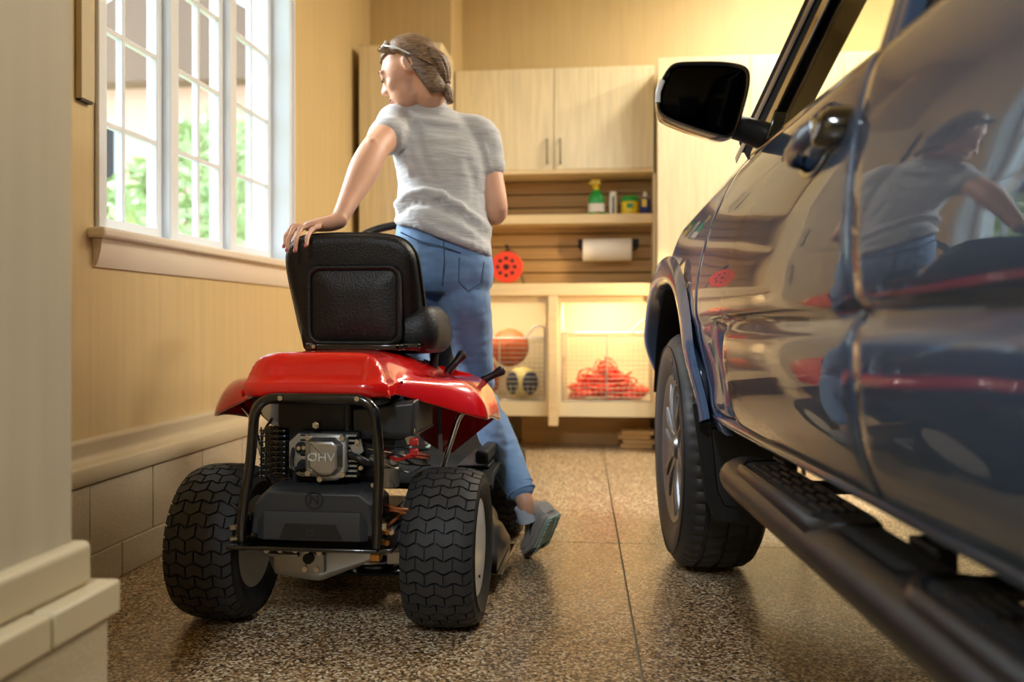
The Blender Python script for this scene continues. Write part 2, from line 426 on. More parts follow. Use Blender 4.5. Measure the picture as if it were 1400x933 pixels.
for i in range(3):
    a = ys[i] + (0 if i == 0 else .034); b = ys[i + 1] - (0 if i == 2 else .034)
    sa, sb = a + .04, b - .04
    s_ = MB()
    s_.bb(L(XP - .014, a, WZ0 + .03), L(XP + .014, sa, WZ1 - .03)); s_.bb(L(XP - .014, sb, WZ0 + .03), L(XP + .014, b, WZ1 - .03))
    s_.bb(L(XP - .02, sa, WZ0 + .03), L(XP + .02, sb, zr[0])); s_.bb(L(XP - .02, sa, zr[-1]), L(XP + .02, sb, WZ1 - .03))
    so = s_.build('sash', 'white_paint', wn, .004)
    ym = (sa + sb) / 2
    MB().bb(L(XP - .012, ym - .009, zr[0]), L(XP + .014, ym + .009, zr[-1])).build('muntin', 'white_paint', so, .003)
    for z in zr[1:-1]:
        MB().bb(L(XP - .011, sa, z - .009), L(XP + .013, sb, z + .009)).build('muntin', 'white_paint', so, .003)
    for c0, c1 in ((sa, ym - .009), (ym + .009, sb)):
        for z0, z1 in zip(zr, zr[1:]):
            MB().bb(L(XP - .003, c0, z0 + .009), L(XP + .001, c1, z1 - .009)).build('pane', 'glass', so, 0, 0)

# ------------------------------------------------------------------ the garden outside
struct(MB().bb((-30, -8, -.3), (XL - .23, 30, -.2)).build('ground_lawn', 'lawn'))
hz = thing('neighbour_house', 'tall pinkish house with a brown roof beyond the garden window', 'house', (-9.6, 21.5, -.2))
MB().bb((-3.0, -2.5, 0), (3.4, 4, 6.3)).build('wall', 'house', hz)
MB().prism([(-3.6, 6.1), (4.0, 6.1), (4.0, 6.35), (.2, 8.6), (-3.6, 6.35)], -3.1, 4.5, lambda p, q, h: (p, h, q)).build('roof', 'roof', hz)
for x in (-2.2, -.2, 1.8):
    for z in (1.2, 4.0):
        f = MB().bb((x, -2.56, z), (x + 1.0, -2.49, z + 1.4)).build('window', 'white_paint', hz); MB().bb((x + .08, -2.58, z + .08), (x + .92, -2.55, z + 1.32)).build('pane', 'alloy_dark', f)
def bush(x, y, h, r, n, leaf, label):
    t = thing('garden_bush', label, 'bush', (x, y, -.2), 0, 'bushes outside the window')
    st = MB()
    for k in range(5):
        a = 2 * pi * k / 5 + x; st.tube([(0, 0, 0), (cos(a) * r * .3, sin(a) * r * .3, h * .5), (cos(a) * r * .6, sin(a) * r * .6, h * .85)], [.025, .018, .006], 6)
    st.build('stem', 'bark', t)
    lv = MB(); rnd = random.Random(int(x * 100 + y * 10))
    for k in range(n):
        th = rnd.uniform(0, 2 * pi); ph = rnd.uniform(-.9, 1); rr = r * rnd.uniform(.5, 1)
        q = math.sqrt(max(0, 1 - ph * ph)); c = Vector((rr * q * cos(th), rr * q * sin(th), h * .55 + ph * h * .45 * rnd.uniform(.7, 1)))
        d = Vector((rnd.uniform(-1, 1), rnd.uniform(-1, 1), rnd.uniform(-.6, .9))).normalized(); e = d.orthogonal().normalized()
        nn = d.cross(e) * .15 * leaf
        lv.add([c - d * leaf, c + e * leaf * .35 + nn, c + d * leaf, c - e * leaf * .35 + nn], [(0, 1, 2, 3)])
    tag(lv.build('foliage', 'leaf', t), kind='stuff')
for i, (x, y, h, r, n, lf) in enumerate([(-3.3, 4.6, 1.5, .5, 700, .10), (-3.6, 6.0, 1.85, .6, 700, .10), (-4.6, 7.6, 2.3, .75, 800, .11), (-3.7, 9.2, 1.9, .65, 700, .10), (-5.4, 11.2, 3.6, 1.1, 1000, .14), (-6.2, 6.6, 2.6, .8, 700, .12), (-6.6, 14.5, 4.6, 1.3, 1100, .16)]):
    bush(x, y, h, r, n, lf, ['leafy green bush closest to the window glass', 'leafy green bush right behind the closest one', 'broad leafy bush on the middle of the lawn', 'low leafy bush seen in the far sash', 'tall leafy bush between the lawn and the house', 'leafy bush farthest out from the garage wall', 'tallest leafy bush standing before the house'][i])

# ------------------------------------------------------------------ the riding mower
mw = thing('riding_mower', 'red riding mower with black seat parked under the window', 'mower', (-.7325, 2.3615, 0), 0)
def turf_tire(rad, wid, rim, n, cols, parent):
    """balloon tyre with staggered chevron lugs standing proud of the carcass"""
    h = wid / 2; rr = lambda a: rad - .008 - .020 * abs(a / h) ** 3.2
    prof = [(-h * .80, rim), (-h * .93, rim + .02), (-h * 1.0, rim + .045), (-h * .985, rad - .045), (-h * .93, rr(h * .92))] + [(h * k, rr(h * k)) for k in (-.8, -.6, -.3, 0, .3, .6, .8)] + [(h * .93, rr(h * .92)), (h * .985, rad - .045), (h * 1.0, rim + .045), (h * .93, rim + .02), (h * .80, rim)]
    t = MB().lathe(prof, 72, (0, 0, 0), (1, 0, 0), (0, 0, 1), closed=True)
    pit = 2 * pi / n
    for i in range(n):
        off = (i % 2) * .5; edges = [-1.0] + [(-1 + (k + off) * 2 / cols) for k in range(cols + 1) if -1 < (-1 + (k + off) * 2 / cols) < 1] + [1.0]
        for e0, e1 in zip(edges, edges[1:]):
            if e1 - e0 < .12: continue
            a0, a1 = e0 * h * .97 + .0022, e1 * h * .97 - .0022
            m = 6
            wv = lambda a: pit * .15 * cos(a / (h * 2 / cols) * 2 * pi)
            ring_t, ring_b = [], []
            up = [(lerp(a0, a1, k / m)) for k in range(m + 1)]
            loop = [(a, (i + .41) * pit + wv(a)) for a in up] + [(a, (i - .41) * pit + wv(a)) for a in reversed(up)]
            for a, th in loop:
                ring_b.append(Vector((a, sin(th) * (rr(a) - .002), cos(th) * (rr(a) - .002))))
                q = rr(a) + .009
                ring_t.append(Vector((a, sin(th) * q, cos(th) * q)))
            k = len(t.v); nn = len(loop); t.v += ring_b + ring_t
            for j in range(nn): t.f.append((k + j, k + (j + 1) % nn, k + nn + (j + 1) % nn, k + nn + j))
            for j in range(m): t.f.append((k + nn + j, k + nn + j + 1, k + nn + nn - 2 - j, k + nn + nn - 1 - j))
    return t.build('tire', 'rubber', parent, 0, 30)
def mower_wheel(name, loc, rad, wid, rim, n, cols, flip, matname='rim_white'):
    e = empty(name, loc); e.parent = mw; e['label'] = None; del e['label']
    turf_tire(rad, wid, rim - .008, n, cols, e)
    h = wid / 2 * .84; s = -1 if flip else 1      # s = side of the disc
    prof = [(s * h, rim + .006), (s * (h - .006), rim + .002), (s * (h - .012), rim - .008), (s * (h - .035), rim - .018), (s * (h - .045), rim - .035), (s * (h - .05), .05), (s * (h - .04), .035), (s * (h - .04), .001),
            (s * (h - .046), .001), (s * (h - .046), .035), (s * (h - .056), .05), (s * (h - .056), rim - .045), (s * (h - .07), rim - .024), (s * (-h + .03), rim - .016), (s * (-h + .008), rim - .006), (s * -h, rim + .006)]
    MB().lathe(prof, 48, (0, 0, 0), (1, 0, 0), (0, 0, 1)).build('rim', matname, e, 0, 50)
    hb = MB().cyl((s * (h - .06), 0, 0), (s * (h - .02), 0, 0), .022, .018, 16)
    hb.build('hub', 'cast', e)
    MB().cyl((s * (h - .03), .0, -rim * .6), (s * (h + .004), .0, -rim * .62), .005, .004, 8).build('valve_stem', 'trim_black', e)
    return e
mower_wheel('rear_wheel', (-.302, 0, .203), .203, .188, .122, 40, 4, True)
mower_wheel('rear_wheel', (.302, 0, .203), .203, .188, .126, 40, 4, False)
mower_wheel('front_wheel', (-.335, 1.03, .165), .165, .125, .085, 34, 3, True)
mower_wheel('front_wheel', (.335, 1.03, .165), .165, .125, .085, 34, 3, False)

# red rear body with its wings over the wheels
def body_profile(y):
    A = [(0, .714), (.06, .714), (.105, .713), (.135, .706), (.155, .69), (.166, .668), (.174, .648), (.180, .640), (.183, .632), (.183, .618), (.182, .606)]
    B = [(0, .714), (.08, .712), (.13, .704), (.165, .688), (.20, .662), (.235, .642), (.285, .637), (.325, .628), (.355, .602), (.378, .562), (.388, .525)]
    C = [(0, .690), (.08, .688), (.13, .680), (.165, .668), (.20, .650), (.235, .634), (.285, .628), (.325, .616), (.355, .585), (.375, .535), (.382, .492)]
    k = smooth(-.13, .10, y); c = smooth(.12, .40, y)
    return [(lerp(lerp(a[0], b[0], k), cc[0], c), lerp(lerp(a[1], b[1], k), cc[1], c)) for a, b, cc in zip(A, B, C)]
rows = [(-.226, .108), (-.233, .102), (-.236, .088), (-.235, .076), (-.230, .070), (-.222, .064), (-.214, .05), (-.206, .036), (-.197, .022), (-.188, .011), (-.176, .003), (-.16, 0)] + [(-.14 + .02 * i, 0) for i in range(28)]
def body_rows():
    out = []
    for y, drop in rows:
        half = spline(body_profile(y), 4); pts = []
        for p in [Vector((-q.x, q.y)) for q in reversed(half[1:])] + half:
            z = min(p.y, .714 - drop)
            yy = y
            # pressed panel in the sloping rear face
            if -.225 < y < -.17:
                d = min(p.x + .10, .135 - p.x, )
                yy += .009 * smooth(0, .010, d)
            # rear corners are rounded in plan
            yy += max(0, abs(p.x) - .12) ** 2 * 9 * (1 - smooth(-.2, -.08, y))
            pts.append(Vector((p.x + .006, yy, z)))
        out.append(pts)
    return out
bq = MB().loft(body_rows(), False, False)
rb = bq.build('rear_body', 'red', mw, 0, 60)
sd = rb.modifiers.new('thick', 'SOLIDIFY'); sd.thickness = .005; sd.offset = -1
# inner splash panels closing the wings in front of the rear wheels
for s in (-1, 1):
    MB().prism([(.20, .655), (.29, .632), (.335, .612), (.36, .575), (.378, .50), (.235, .385), (.205, .385)], .395, .40, lambda p, q, h: (s * p, h + (.655 - q) * .12, q)).build('splash_panel', 'red', mw)
    MB().prism([(-.10, .64), (.38, .64), (.38, .40), (.16, .46), (-.02, .54)], .196, .20, lambda p, q, h: (s * h, p, q)).build('wheel_well_panel', 'steel_black', mw)
    MB().tube(round_path([(s * .25, .15, .36), (s * .302, .15, .526), (s * .336, .16, .557), (s * .345, .17, .60)], .02), .0075, 10).build('wing_strut', 'chrome', mw)
# seat
sh_ = [(-.150, .722), (-.176, .78), (-.184, .87), (-.184, .955), (-.176, .992), (-.155, 1.018), (-.12, 1.030), (-.06, 1.034), (0, 1.034), (.06, 1.033), (.12, 1.026), (.155, 1.012), (.177, .988), (.187, .955), (.190, .87), (.188, .79), (.176, .722)]
sh_ = [tuple(p) for p in spline(sh_ + [sh_[0]], 3)[:-1]]
lean = lambda z: .10 - (z - .72) * .03
st = empty('seat', (0, 0, 0)); st.parent = mw
MB().pillow(sh_, [(0, .03), (.001, .017), (.006, .008), (.016, .001), (.05, -.004), (.085, .0), (.105, .008), (.116, .02), (.12, .04)], lambda p, q, h: (p, lean(q) + h + .10 * (p / .19) ** 2 * smooth(1.0, .75, q), q)).build('backrest', 'vinyl', st, 0, 60)
# pressed frame on the rear face of the backrest
fp = rrect(.018, .835, .128, .105, .03, 6)
fp2 = rrect(.018, .835, .120, .097, .026, 6)
q = MB(); n = len(fp)
q.loft([[Vector((p[0], lean(p[1]) + dy, p[1])) for p in pp] for pp, dy in ((rrect(.018, .835, .134, .111, .034, 6), .006), (rrect(.018, .835, .131, .108, .032, 6), -.0035), (rrect(.018, .835, .126, .103, .029, 6), -.0045), (rrect(.018, .835, .121, .098, .026, 6), -.001), (rrect(.018, .835, .119, .096, .025, 6), .006))], False)
q.build('pressed_frame', 'vinyl', st, 0, 60)
ps_ = MB(); ps_.loft([[Vector((p[0], lean(p[1]) + dy, p[1])) for p in pp] for pp, dy in ((rrect(.018, .835, .121, .098, .026, 6), .004), (rrect(.018, .835, .115, .092, .024, 6), -.0008), (rrect(.018, .835, .04, .03, .02, 6), -.002))]); ps_.build('rear_panel', 'vinyl', st, 0, 50)
# piping round the seat shell
edge = [Vector((p[0] * 1.02, lean(p[1]) + .036 + .10 * (p[0] / .19) ** 2 * smooth(1.0, .75, p[1]), .876 + (p[1] - .876) * 1.015)) for p in sh_]
MB().tube(edge, .004, 6, loop=True).build('piping', 'trim_black', st)
# cushion with raised side bolsters
cs = [(-.15, .16), (-.178, .24), (-.19, .36), (-.18, .47), (-.15, .52), (0, .535), (.15, .52), (.215, .47), (.24, .36), (.238, .24), (.20, .16), (0, .15)]
cs = [tuple(p) for p in spline(cs + [cs[0]], 4)[:-1]]
MB().pillow(cs, [(.698, .05), (.70, .02), (.715, .004), (.75, -.004), (.785, .003), (.80, .02), (.806, .05)], lambda p, q, h: (p, q, h + .035 * smooth(.10, .22, abs(p)) * smooth(.74, .80, h) * smooth(.5, .25, q))).build('cushion', 'vinyl', st, 0, 60)
MB().bb((-.075, .06, .712), (.16, .4, .728)).bb((-.12, .10, .716), (.2, .16, .73)).tube([(-.1, .08, .722), (.15, .08, .722)], .006).build('seat_bracket', 'steel_black', st, .003)
MB().tube(round_path([(.12, .09, .722), (.16, .12, .715), (.2, .2, .712)], .02), .006, 8).build('slide_lever', 'steel_black', st)
for x in (-.085, .15): MB().cyl((x, .06, .722), (x, .072, .722), .006, n=6).build('bolt', 'zinc', st)
# rear tube frame
hp = [(-.168, -.205, .235), (-.172, -.222, .27), (-.164, -.232, .33), (-.142, -.237, .44), (-.128, -.237, .607), (.165, -.237, .607), (.178, -.237, .46), (.172, -.234, .36), (.168, -.225, .25)]
MB().tube(round_path(hp, .055, 7), .0125, 14).build('rear_hoop', 'steel_black', mw)
for x in (-.062, .126): MB().cyl((x, -.252, .607), (x, -.246, .607), .0065, n=6).build('bolt', 'zinc', mw)
MB().bb((-.15, -.20, .588), (.17, .0, .604)).build('engine_top_plate', 'dark', mw)
fpx = MB().bb((-.205, -.235, .236), (.172, -.05, .246)).bb((-.21, -.225, .236), (-.165, .15, .247)).bb((.165, -.225, .236), (.205, .15, .247))
fpx.prism([(-.21, .345), (-.155, .315), (-.155, .30), (-.18, .30)], -.20, -.19, lambda p, q, h: (p, h, q)).build('frame_plate', 'steel_black', mw, .003)
for s in (-1, 1):
    MB().bb((s * .168 - .004, -.225, .235), (s * .168 + .004, .9, .31)).build('frame_rail', 'steel_black', mw, .002)
    for z in (.262, .288):
        MB().cyl((s * .174, -.215, z), (s * .174 + s * .022, -.232, z), .007, n=6).build('bolt', 'zinc' if s < 0 else 'brass', mw)
# fuel tank cover in front of the tube frame
tk = MB()
outline = [(-.157, .256), (-.157, .345), (-.112, .384), (.118, .384), (.160, .350), (.160, .256)]
tk.pillow(outline, [(-.07, .0), (-.165, .0), (-.200, .012), (-.203, .017)], lambda p, q, h: (p, h, q))
tko = tk.build('tank_cover', 'plastic_grey', mw, .004, 25)
fc = MB()
fc.add([(-.137, -.203, .258), (-.137, -.203, .30), (-.117, -.2085, .327), (.122, -.2085, .327), (.140, -.203, .30), (.140, -.203, .258), (-.117, -.214, .258), (-.117, -.214, .30), (.122, -.214, .30), (.122, -.214, .258)], [(0, 1, 7, 6), (1, 2, 7), (2, 3, 8, 7), (3, 4, 8), (4, 5, 9, 8), (6, 7, 8, 9), (0, 6, 9, 5)])
fc.build('face_step', 'plastic_grey', tko, .002, 20)
MB().prism([(-.062, .300), (.062, .300), (.080, .262), (-.078, .262)], -.2155, -.2135, lambda p, q, h: (p, h, q)).build('dark_inset', 'trim_black', tko, .001)
# round emblem: ring with a slanted N
em = MB().lathe([(-.0012, .0195), (-.0012, .0225), (.0015, .0225), (.0015, .0195)], 28, (.006, -.2042, .3555), (0, 1, 0), (0, 0, 1), closed=True)
vs, fs = text_geo('N', .034, .0022); em.add([Vector((p.x + .006, -.2042 - p.z, p.y + .3555)) for p in vs], fs)
em.build('emblem', 'trim_black', tko)
em2 = MB().lathe([(-.001, .006), (-.001, .008), (.001, .008), (.001, .006)], 16, (0, -.2162, .278), (0, 1, 0), (0, 0, 1), closed=True); em2.build('small_emblem', 'plastic_grey', tko)
# engine
en = empty('engine', (0, 0, 0)); en.parent = mw
MB().bb((-.10, -.08, .37), (.13, .12, .50)).bb((-.06, -.14, .40), (.10, -.06, .515)).build('block', 'dark', en, .006)
fins = MB()
for i in range(9): fins.bb((-.045, -.155, .405 + i * .0125), (.098, -.06, .4095 + i * .0125))
fins.build('head_fins', 'cast', en)
def plate(poly, y0, y1, mt, name, bev=.002): return MB().prism(poly, y0, y1, lambda p, q, h: (p, h, q)).build(name, mt, en, bev)
plate([(-.052, .405), (-.075, .425), (-.075, .49), (-.05, .512), (.0, .505), (.0, .405)], -.155, -.148, 'cast', 'head_plate')
for c in ((-.042, .475), (-.038, .43)): MB().cyl((c[0], -.1585, c[1]), (c[0], -.154, c[1]), .016, n=20).build('head_port', 'dark', en)
# rocker cover with its raised letters
vc = [(-.020, .413), (-.028, .425), (-.028, .50), (-.018, .513), (.066, .513), (.078, .503), (.079, .43), (.070, .408), (.05, .398), (.015, .396), (.0, .405)]
cv = MB().pillow(vc, [(-.155, 0), (-.168, 0), (-.171, .003), (-.173, .008)], lambda p, q, h: (p, h, q))
co = cv.build('rocker_cover', 'cast', en, 0, 30)
dome = [(.006, .411), (-.018, .432), (-.018, .494), (-.008, .504), (.050, .504), (.068, .488), (.068, .432), (.050, .412), (.026, .407)]
MB().pillow(dome, [(-.172, -.001), (-.178, .001), (-.194, .008), (-.197, .013)], lambda p, q, h: (p, h, q)).build('cover_dome', 'cast_gloss', co, 0, 30)
vs, fs = text_geo('OHV', .029, .006)
MB().add([Vector((p.x * 1.12 + .022, -.1975 - p.z, p.y + .458)) for p in vs], fs).build('lettering', 'letter_glint', co, 0, 30)
for c in ((-.019, .504), (.068, .504), (-.018, .416), (.069, .414), (.012, .402)):
    MB().cyl((c[0], -.172, c[1]), (c[0], -.181, c[1]), .0068, n=12).build('bolt', 'zinc', co)
MB().cyl((-.003, -.14, .533), (-.003, -.165, .533), .009, n=6).cyl((-.003, -.14, .533), (-.003, -.17, .533), .005, n=12).build('oil_plug', 'zinc', en)
for c in ((-.046, .476), (-.033, .477)): MB().cyl((c[0], -.15, c[1]), (c[0], -.168, c[1]), .0055, n=6).build('bolt', 'zinc', en)
MB().tube(spline([(-.03, -.16, .43), (-.05, -.185, .425), (-.062, -.17, .45), (-.066, -.13, .50)]), .005, 8).build('plug_lead', 'trim_black', en)
MB().cyl((-.035, -.15, .43), (-.05, -.185, .424), .009, .007, 12).build('plug_cap', 'trim_black', en)
# blower housing and air cleaner
MB().prism(rrect(-.033, .53, .092, .056, .015), -.10, .12, lambda p, q, h: (p, h, q)).build('blower_housing', 'plastic_black', en, .004)
MB().cyl((.062, -.105, .476), (.062, -.105, .585), .011, n=14).build('breather_post', 'plastic_grey', en)
ac = [(.072, .488), (.072, .575), (.235, .592), (.235, .505), (.20, .49)]
MB().pillow(ac, [(.12, .0), (-.10, .0), (-.112, .008)], lambda p, q, h: (p, h, q)).build('air_cleaner', 'plastic_grey', en, .004, 30)
MB().bb((.07, -.116, .503), (.237, .12, .509)).build('air_cleaner_seam', 'plastic_black', en)
# carburettor and linkage
cb = MB().lathe([(0, .03), (.04, .033), (.045, .036), (.05, .036), (.055, .028), (.085, .026)], 20, (.165, -.11, .375), (0, 0, 1), (1, 0, 0))
cb.bb((.13, -.135, .435), (.20, -.07, .462)).cyl((.14, -.15, .448), (.14, -.08, .448), .014).cyl((.19, -.15, .445), (.19, -.1, .445), .01)
cb.build('carburettor', 'cast', en, .002)
for p in ((.14, -.146, .386), (.187, -.146, .386), (.155, -.15, .466), (.105, -.165, .495), (.113, -.16, .43)): MB().cyl(p, (p[0], p[1] - .012, p[2]), .006, n=6).build('bolt', 'zinc', en)
MB().tube(spline([(.085, -.16, .46), (.11, -.178, .455), (.135, -.165, .44), (.15, -.14, .43)]), .0095, 10).build('intake_pipe', 'plastic_black', en)
MB().prism([(.085, .48), (.11, .5), (.118, .47), (.10, .455)], -.165, -.158, lambda p, q, h: (p, h, q)).build('linkage_plate', 'cast', en)
for k in range(4): MB().tube(spline([(.10, -.14, .49 - k * .012), (.15, -.15 - k * .006, .482 - k * .01), (.215, -.10, .47 - k * .02), (.245, .0, .42)]), .0022, 6).build('governor_rod', 'zinc' if k % 2 else 'trim_black', en)
MB().prism([(.205, .505), (.22, .525), (.235, .52), (.23, .485), (.215, .48)], -.105, -.10, lambda p, q, h: (p, h, q)).build('throttle_plate', 'zinc', en)
for k, (mt, z) in enumerate((('red_wire', .47), ('red_wire', .462), ('copper_wire', .33), ('copper_wire', .315), ('trim_black', .445))):
    MB().tube(spline([(.16, -.12, z), (.20, -.16, z - .02 + .01 * k), (.235, -.12, z - .01), (.24, .05, z - .04)]), .004, 6).build('wire', mt, en)
for z in (.455, .48): MB().bb((.225, -.13, z), (.245, -.11, z + .018)).build('connector', 'red_wire', en, .003)
# muffler behind a finned guard
mf = empty('muffler', (0, 0, 0)); mf.parent = mw
MB().prism(rrect(-.125, .456, .034, .066, .012), -.10, .06, lambda p, q, h: (p, h, q)).build('can', 'steel_black', mf, .003)
for i in range(9): MB().bb((-.128, -.128, .401 + i * .0135), (-.094, -.10, .408 + i * .0135)).build('fin', 'steel_black', mf, .002)
gd = MB()
for x in (-.158, -.146, -.134): gd.cyl((x, -.128, .39), (x, -.128, .522), .0022, n=6)
for i in range(9): gd.cyl((-.162, -.128, .398 + i * .0145), (-.128, -.128, .398 + i * .0145), .0022, n=6)
gd.build('wire_guard', 'steel_black', mf)
MB().tube(round_path([(-.15, -.07, .54), (-.175, -.08, .5), (-.172, -.08, .40), (-.16, -.06, .37)], .02), .0035, 6).build('throttle_cable', 'trim_black', mw)
# transaxle
tx = empty('transaxle', (0, 0, 0)); tx.parent = mw
MB().cyl((-.24, 0, .203), (-.12, 0, .185), .012, .02, 14).build('axle', 'cast', tx); MB().cyl((.12, 0, .195), (.24, 0, .203), .024, .014, 14).build('axle', 'cast', tx)
MB().loft([[Vector((x, p[0], p[1])) for p in rrect(-.03, zc, hy, hz, min(hy, hz) * .5, 3)] for x, zc, hy, hz in ((-.165, .186, .03, .02), (-.14, .172, .055, .038), (-.06, .168, .06, .045), (-.025, .166, .062, .046), (-.01, .168, .06, .044), (.06, .184, .05, .032), (.135, .2, .035, .018))]).build('casing', 'cast', tx, 0, 35)
MB().bb((-.155, -.10, .186), (-.07, -.03, .196)).bb((-.05, -.105, .150), (.0, -.03, .20)).bb((-.16, -.08, .19), (-.14, -.05, .21)).build('casing_flange', 'cast', tx, .004)
for x, z in ((-.15, .205), (-.115, .208), (-.075, .208), (-.045, .208), (-.012, .205), (-.02, .16), (-.05, .16)): MB().cyl((x, -.112, z), (x, -.09, z), .008, n=6).build('bolt', 'zinc', tx)
MB().cyl((-.04, -.115, .188), (-.04, -.09, .188), .014, n=16).build('drain_plug', 'dark', tx)
MB().bb((.125, -.13, .19), (.15, -.1, .208)).build('clip', 'brass', tx, .002)
MB().bb((.15, -.06, .165), (.215, .0, .212)).bb((.155, -.09, .20), (.235, .0, .207)).bb((.19, -.07, .14), (.197, -.05, .21)).build('brake_bracket', 'cast', tx, .003)
MB().tube([(.16, -.16, .255), (.22, -.12, .30), (.27, -.03, .36)], .007, 8).build('brake_rod', 'steel_black', mw)
MB().tube([(.15, -.16, .262), (.23, -.10, .332)], .004, 6).build('return_spring', 'copper_wire', mw)
for p in ((.185, -.215, .30), (.20, -.2, .285)): MB().cyl(p, (p[0], p[1] - .015, p[2]), .008, n=6).build('bolt', 'zinc', mw)
# belly pulley, mowing deck and chute
MB().lathe([(0, .075), (.004, .085), (.014, .07), (.02, .07), (.03, .085), (.034, .075)], 28, (.06, .20, .085), (0, 0, 1), (1, 0, 0)).build('drive_pulley', 'steel_black', mw)
dk = MB(); dpl = [(-.34, .34), (-.36, .55), (-.29, .76), (0, .82), (.29, .76), (.36, .55), (.34, .34), (.2, .27), (-.2, .27)]
dpl = [tuple(p) for p in spline(dpl + [dpl[0]], 4)[:-1]]
dk.pillow(dpl, [(.045, -.012), (.052, -.012), (.06, 0), (.15, 0), (.172, .012), (.18, .04)], lambda p, q, h: (p, q, h)); dk.build('mowing_deck', 'plastic_black', mw, 0, 50)
ch = MB().loft([[Vector((x, .47 + .17 * cos(a) * k, .055 + z * sin(a))) for a in [pi * i / 12 for i in range(13)]] for x, k, z in ((.30, 1, .135), (.345, 1, .13), (.375, 1.0, .10), (.39, 1.05, .06))], True, True)
ch.build('discharge_chute', 'board_black', mw, 0, 50)
MB().bb((.28, .29, .04), (.405, .66, .052)).build('chute_lip', 'steel_black', mw, .003)
# foot platform, levers, dash tower, hood, steering
MB().prism([(.35, .30), (.40, .335), (.80, .345), (.92, .42), (.92, .405), (.82, .325), (.41, .315), (.36, .28)], -.37, .37, lambda p, q, h: (h, p, q)).build('foot_platform', 'dark', mw, .004)
for s in (-1, 1):
    MB().bb((s * .30 - .05, .42, .338), (s * .30 + .05, .78, .348)).build('foot_mat', 'rubber_truck', mw, .003)
    MB().bb((s * .335 - .02, .36, .36), (s * .335 + .02, .84, .40)).build('platform_rim', 'dark', mw, .01)
def lever(p, q):
    p, q = Vector(p), Vector(q); d = (q - p).normalized()
    e = empty('control_lever', p); e.parent = mw
    MB().tube([Vector((-.02, 0, -.06)), Vector((0, 0, 0)), d * .03], .006, 8).build('rod', 'steel_black', e)
    MB().tube([d * k for k in (.0, .012, .03, .05, .068, .08, .086)], [.010, .014, .011, .011, .0145, .015, .008], 12, flat=((0, 1, 0), .7)).build('grip', 'plastic_black', e)
lever((.228, .36, .632), (.285, .36, .70)); lever((.318, .45, .602), (.40, .45, .646))
MB().tube([(.20, .30, .60), (.20, .30, .66), (.205, .31, .70)], [.012, .014, .01], 10).build('brake_knob', 'trim_black', mw)
MB().loft([[Vector((p[0], p[1], z)) for p in rrect(0, yc, hx, hy, .05)] for z, yc, hx, hy in ((.34, 1.0, .15, .14), (.55, 1.0, .14, .12), (.70, .98, .16, .12), (.80, .96, .15, .11), (.82, .95, .12, .08))]).build('dash_tower', 'trim_black', mw, 0, 50)
MB().loft([[Vector((p[0], y, p[1])) for p in rrect(0, zc, hx, hz, .06)] for y, zc, hx, hz in ((1.08, .55, .17, .20), (1.25, .53, .185, .19), (1.45, .50, .18, .16), (1.56, .47, .14, .11), (1.58, .46, .1, .08))]).build('hood', 'red', mw, 0, 50)
MB().tube([(-.34, 1.03, .165), (-.15, 1.03, .24), (.15, 1.03, .24), (.34, 1.03, .165)], .018, 10).build('front_axle', 'steel_black', mw)
MB().cyl((-.03, .98, .80), (-.04, .86, 1.04), .016).build('steering_column', 'trim_black', mw)
sw = empty('steering_wheel', (-.04, .85, 1.065)); sw.parent = mw; sw.rotation_euler = (R(32), 0, 0)
MB().tube([(.165 * cos(a), .165 * sin(a), .0) for a in [2 * pi * i / 40 for i in range(40)]], .015, 10, loop=True).build('ring', 'plastic_black', sw)
spk = MB()
for k in range(3): spk.tube([(0, 0, -.015), (.15 * cos(k * 2.094 + .52), .15 * sin(k * 2.094 + .52), 0)], .013, 8, flat=((0, 0, 1), .5))
spk.lathe([(-.03, .03), (.0, .04), (.01, .03)], 16, (0, 0, -.005), (0, 0, 1), (1, 0, 0)); spk.build('spokes', 'plastic_black', sw)

# ------------------------------------------------------------------ the person stepping over the mower
P0 = Vector((.085, 3.0, 0))
def pc(px, py, D): return Vector(((px - 700) / 1250 * D, D, .79 + (440 - py) / 1250 * D)) - P0
pw_ = Matrix.Rotation(YAW, 3, 'Z') @ P0
ps = thing('person', 'person in grey tee and blue jeans leaning one hand on the mower seat', 'person', tuple(pw_), YAW)
def limb(mb, pts, n=18, res=5, ref=(0, -1, 0)):
    """pts: (centre, radius along ref-normal, radius along ref) -> smooth closed tube with round ends"""
    rows_ = spline([tuple(p) + (a, b) for p, a, b in pts], res)
    C_ = [Vector(r[:3]) for r in rows_]; A = [r[3] for r in rows_]; B = [r[4] for r in rows_]
    rings = []; N = len(C_)
    def ring(c, d, a, b):
        u = Vector(ref) - d * Vector(ref).dot(d)
        u = u.normalized() if u.length > .05 else d.orthogonal().normalized()
        v = d.cross(u)
        return [c + v * a * cos(2 * pi * j / n) + u * b * sin(2 * pi * j / n) for j in range(n)]
    for i in range(N):
        d = (C_[min(i + 1, N - 1)] - C_[max(i - 1, 0)]).normalized()
        if i == 0:
            for k in (75, 45, 20): rings.append(ring(C_[0] - d * min(A[0], B[0]) * .8 * sin(R(k)), d, A[0] * cos(R(k)), B[0] * cos(R(k))))
        rings.append(ring(C_[i], d, A[i], B[i]))
        if i == N - 1:
            for k in (20, 45, 75): rings.append(ring(C_[i] + d * min(A[i], B[i]) * .8 * sin(R(k)), d, A[i] * cos(R(k)), B[i] * cos(R(k))))
    mb.loft(rings)
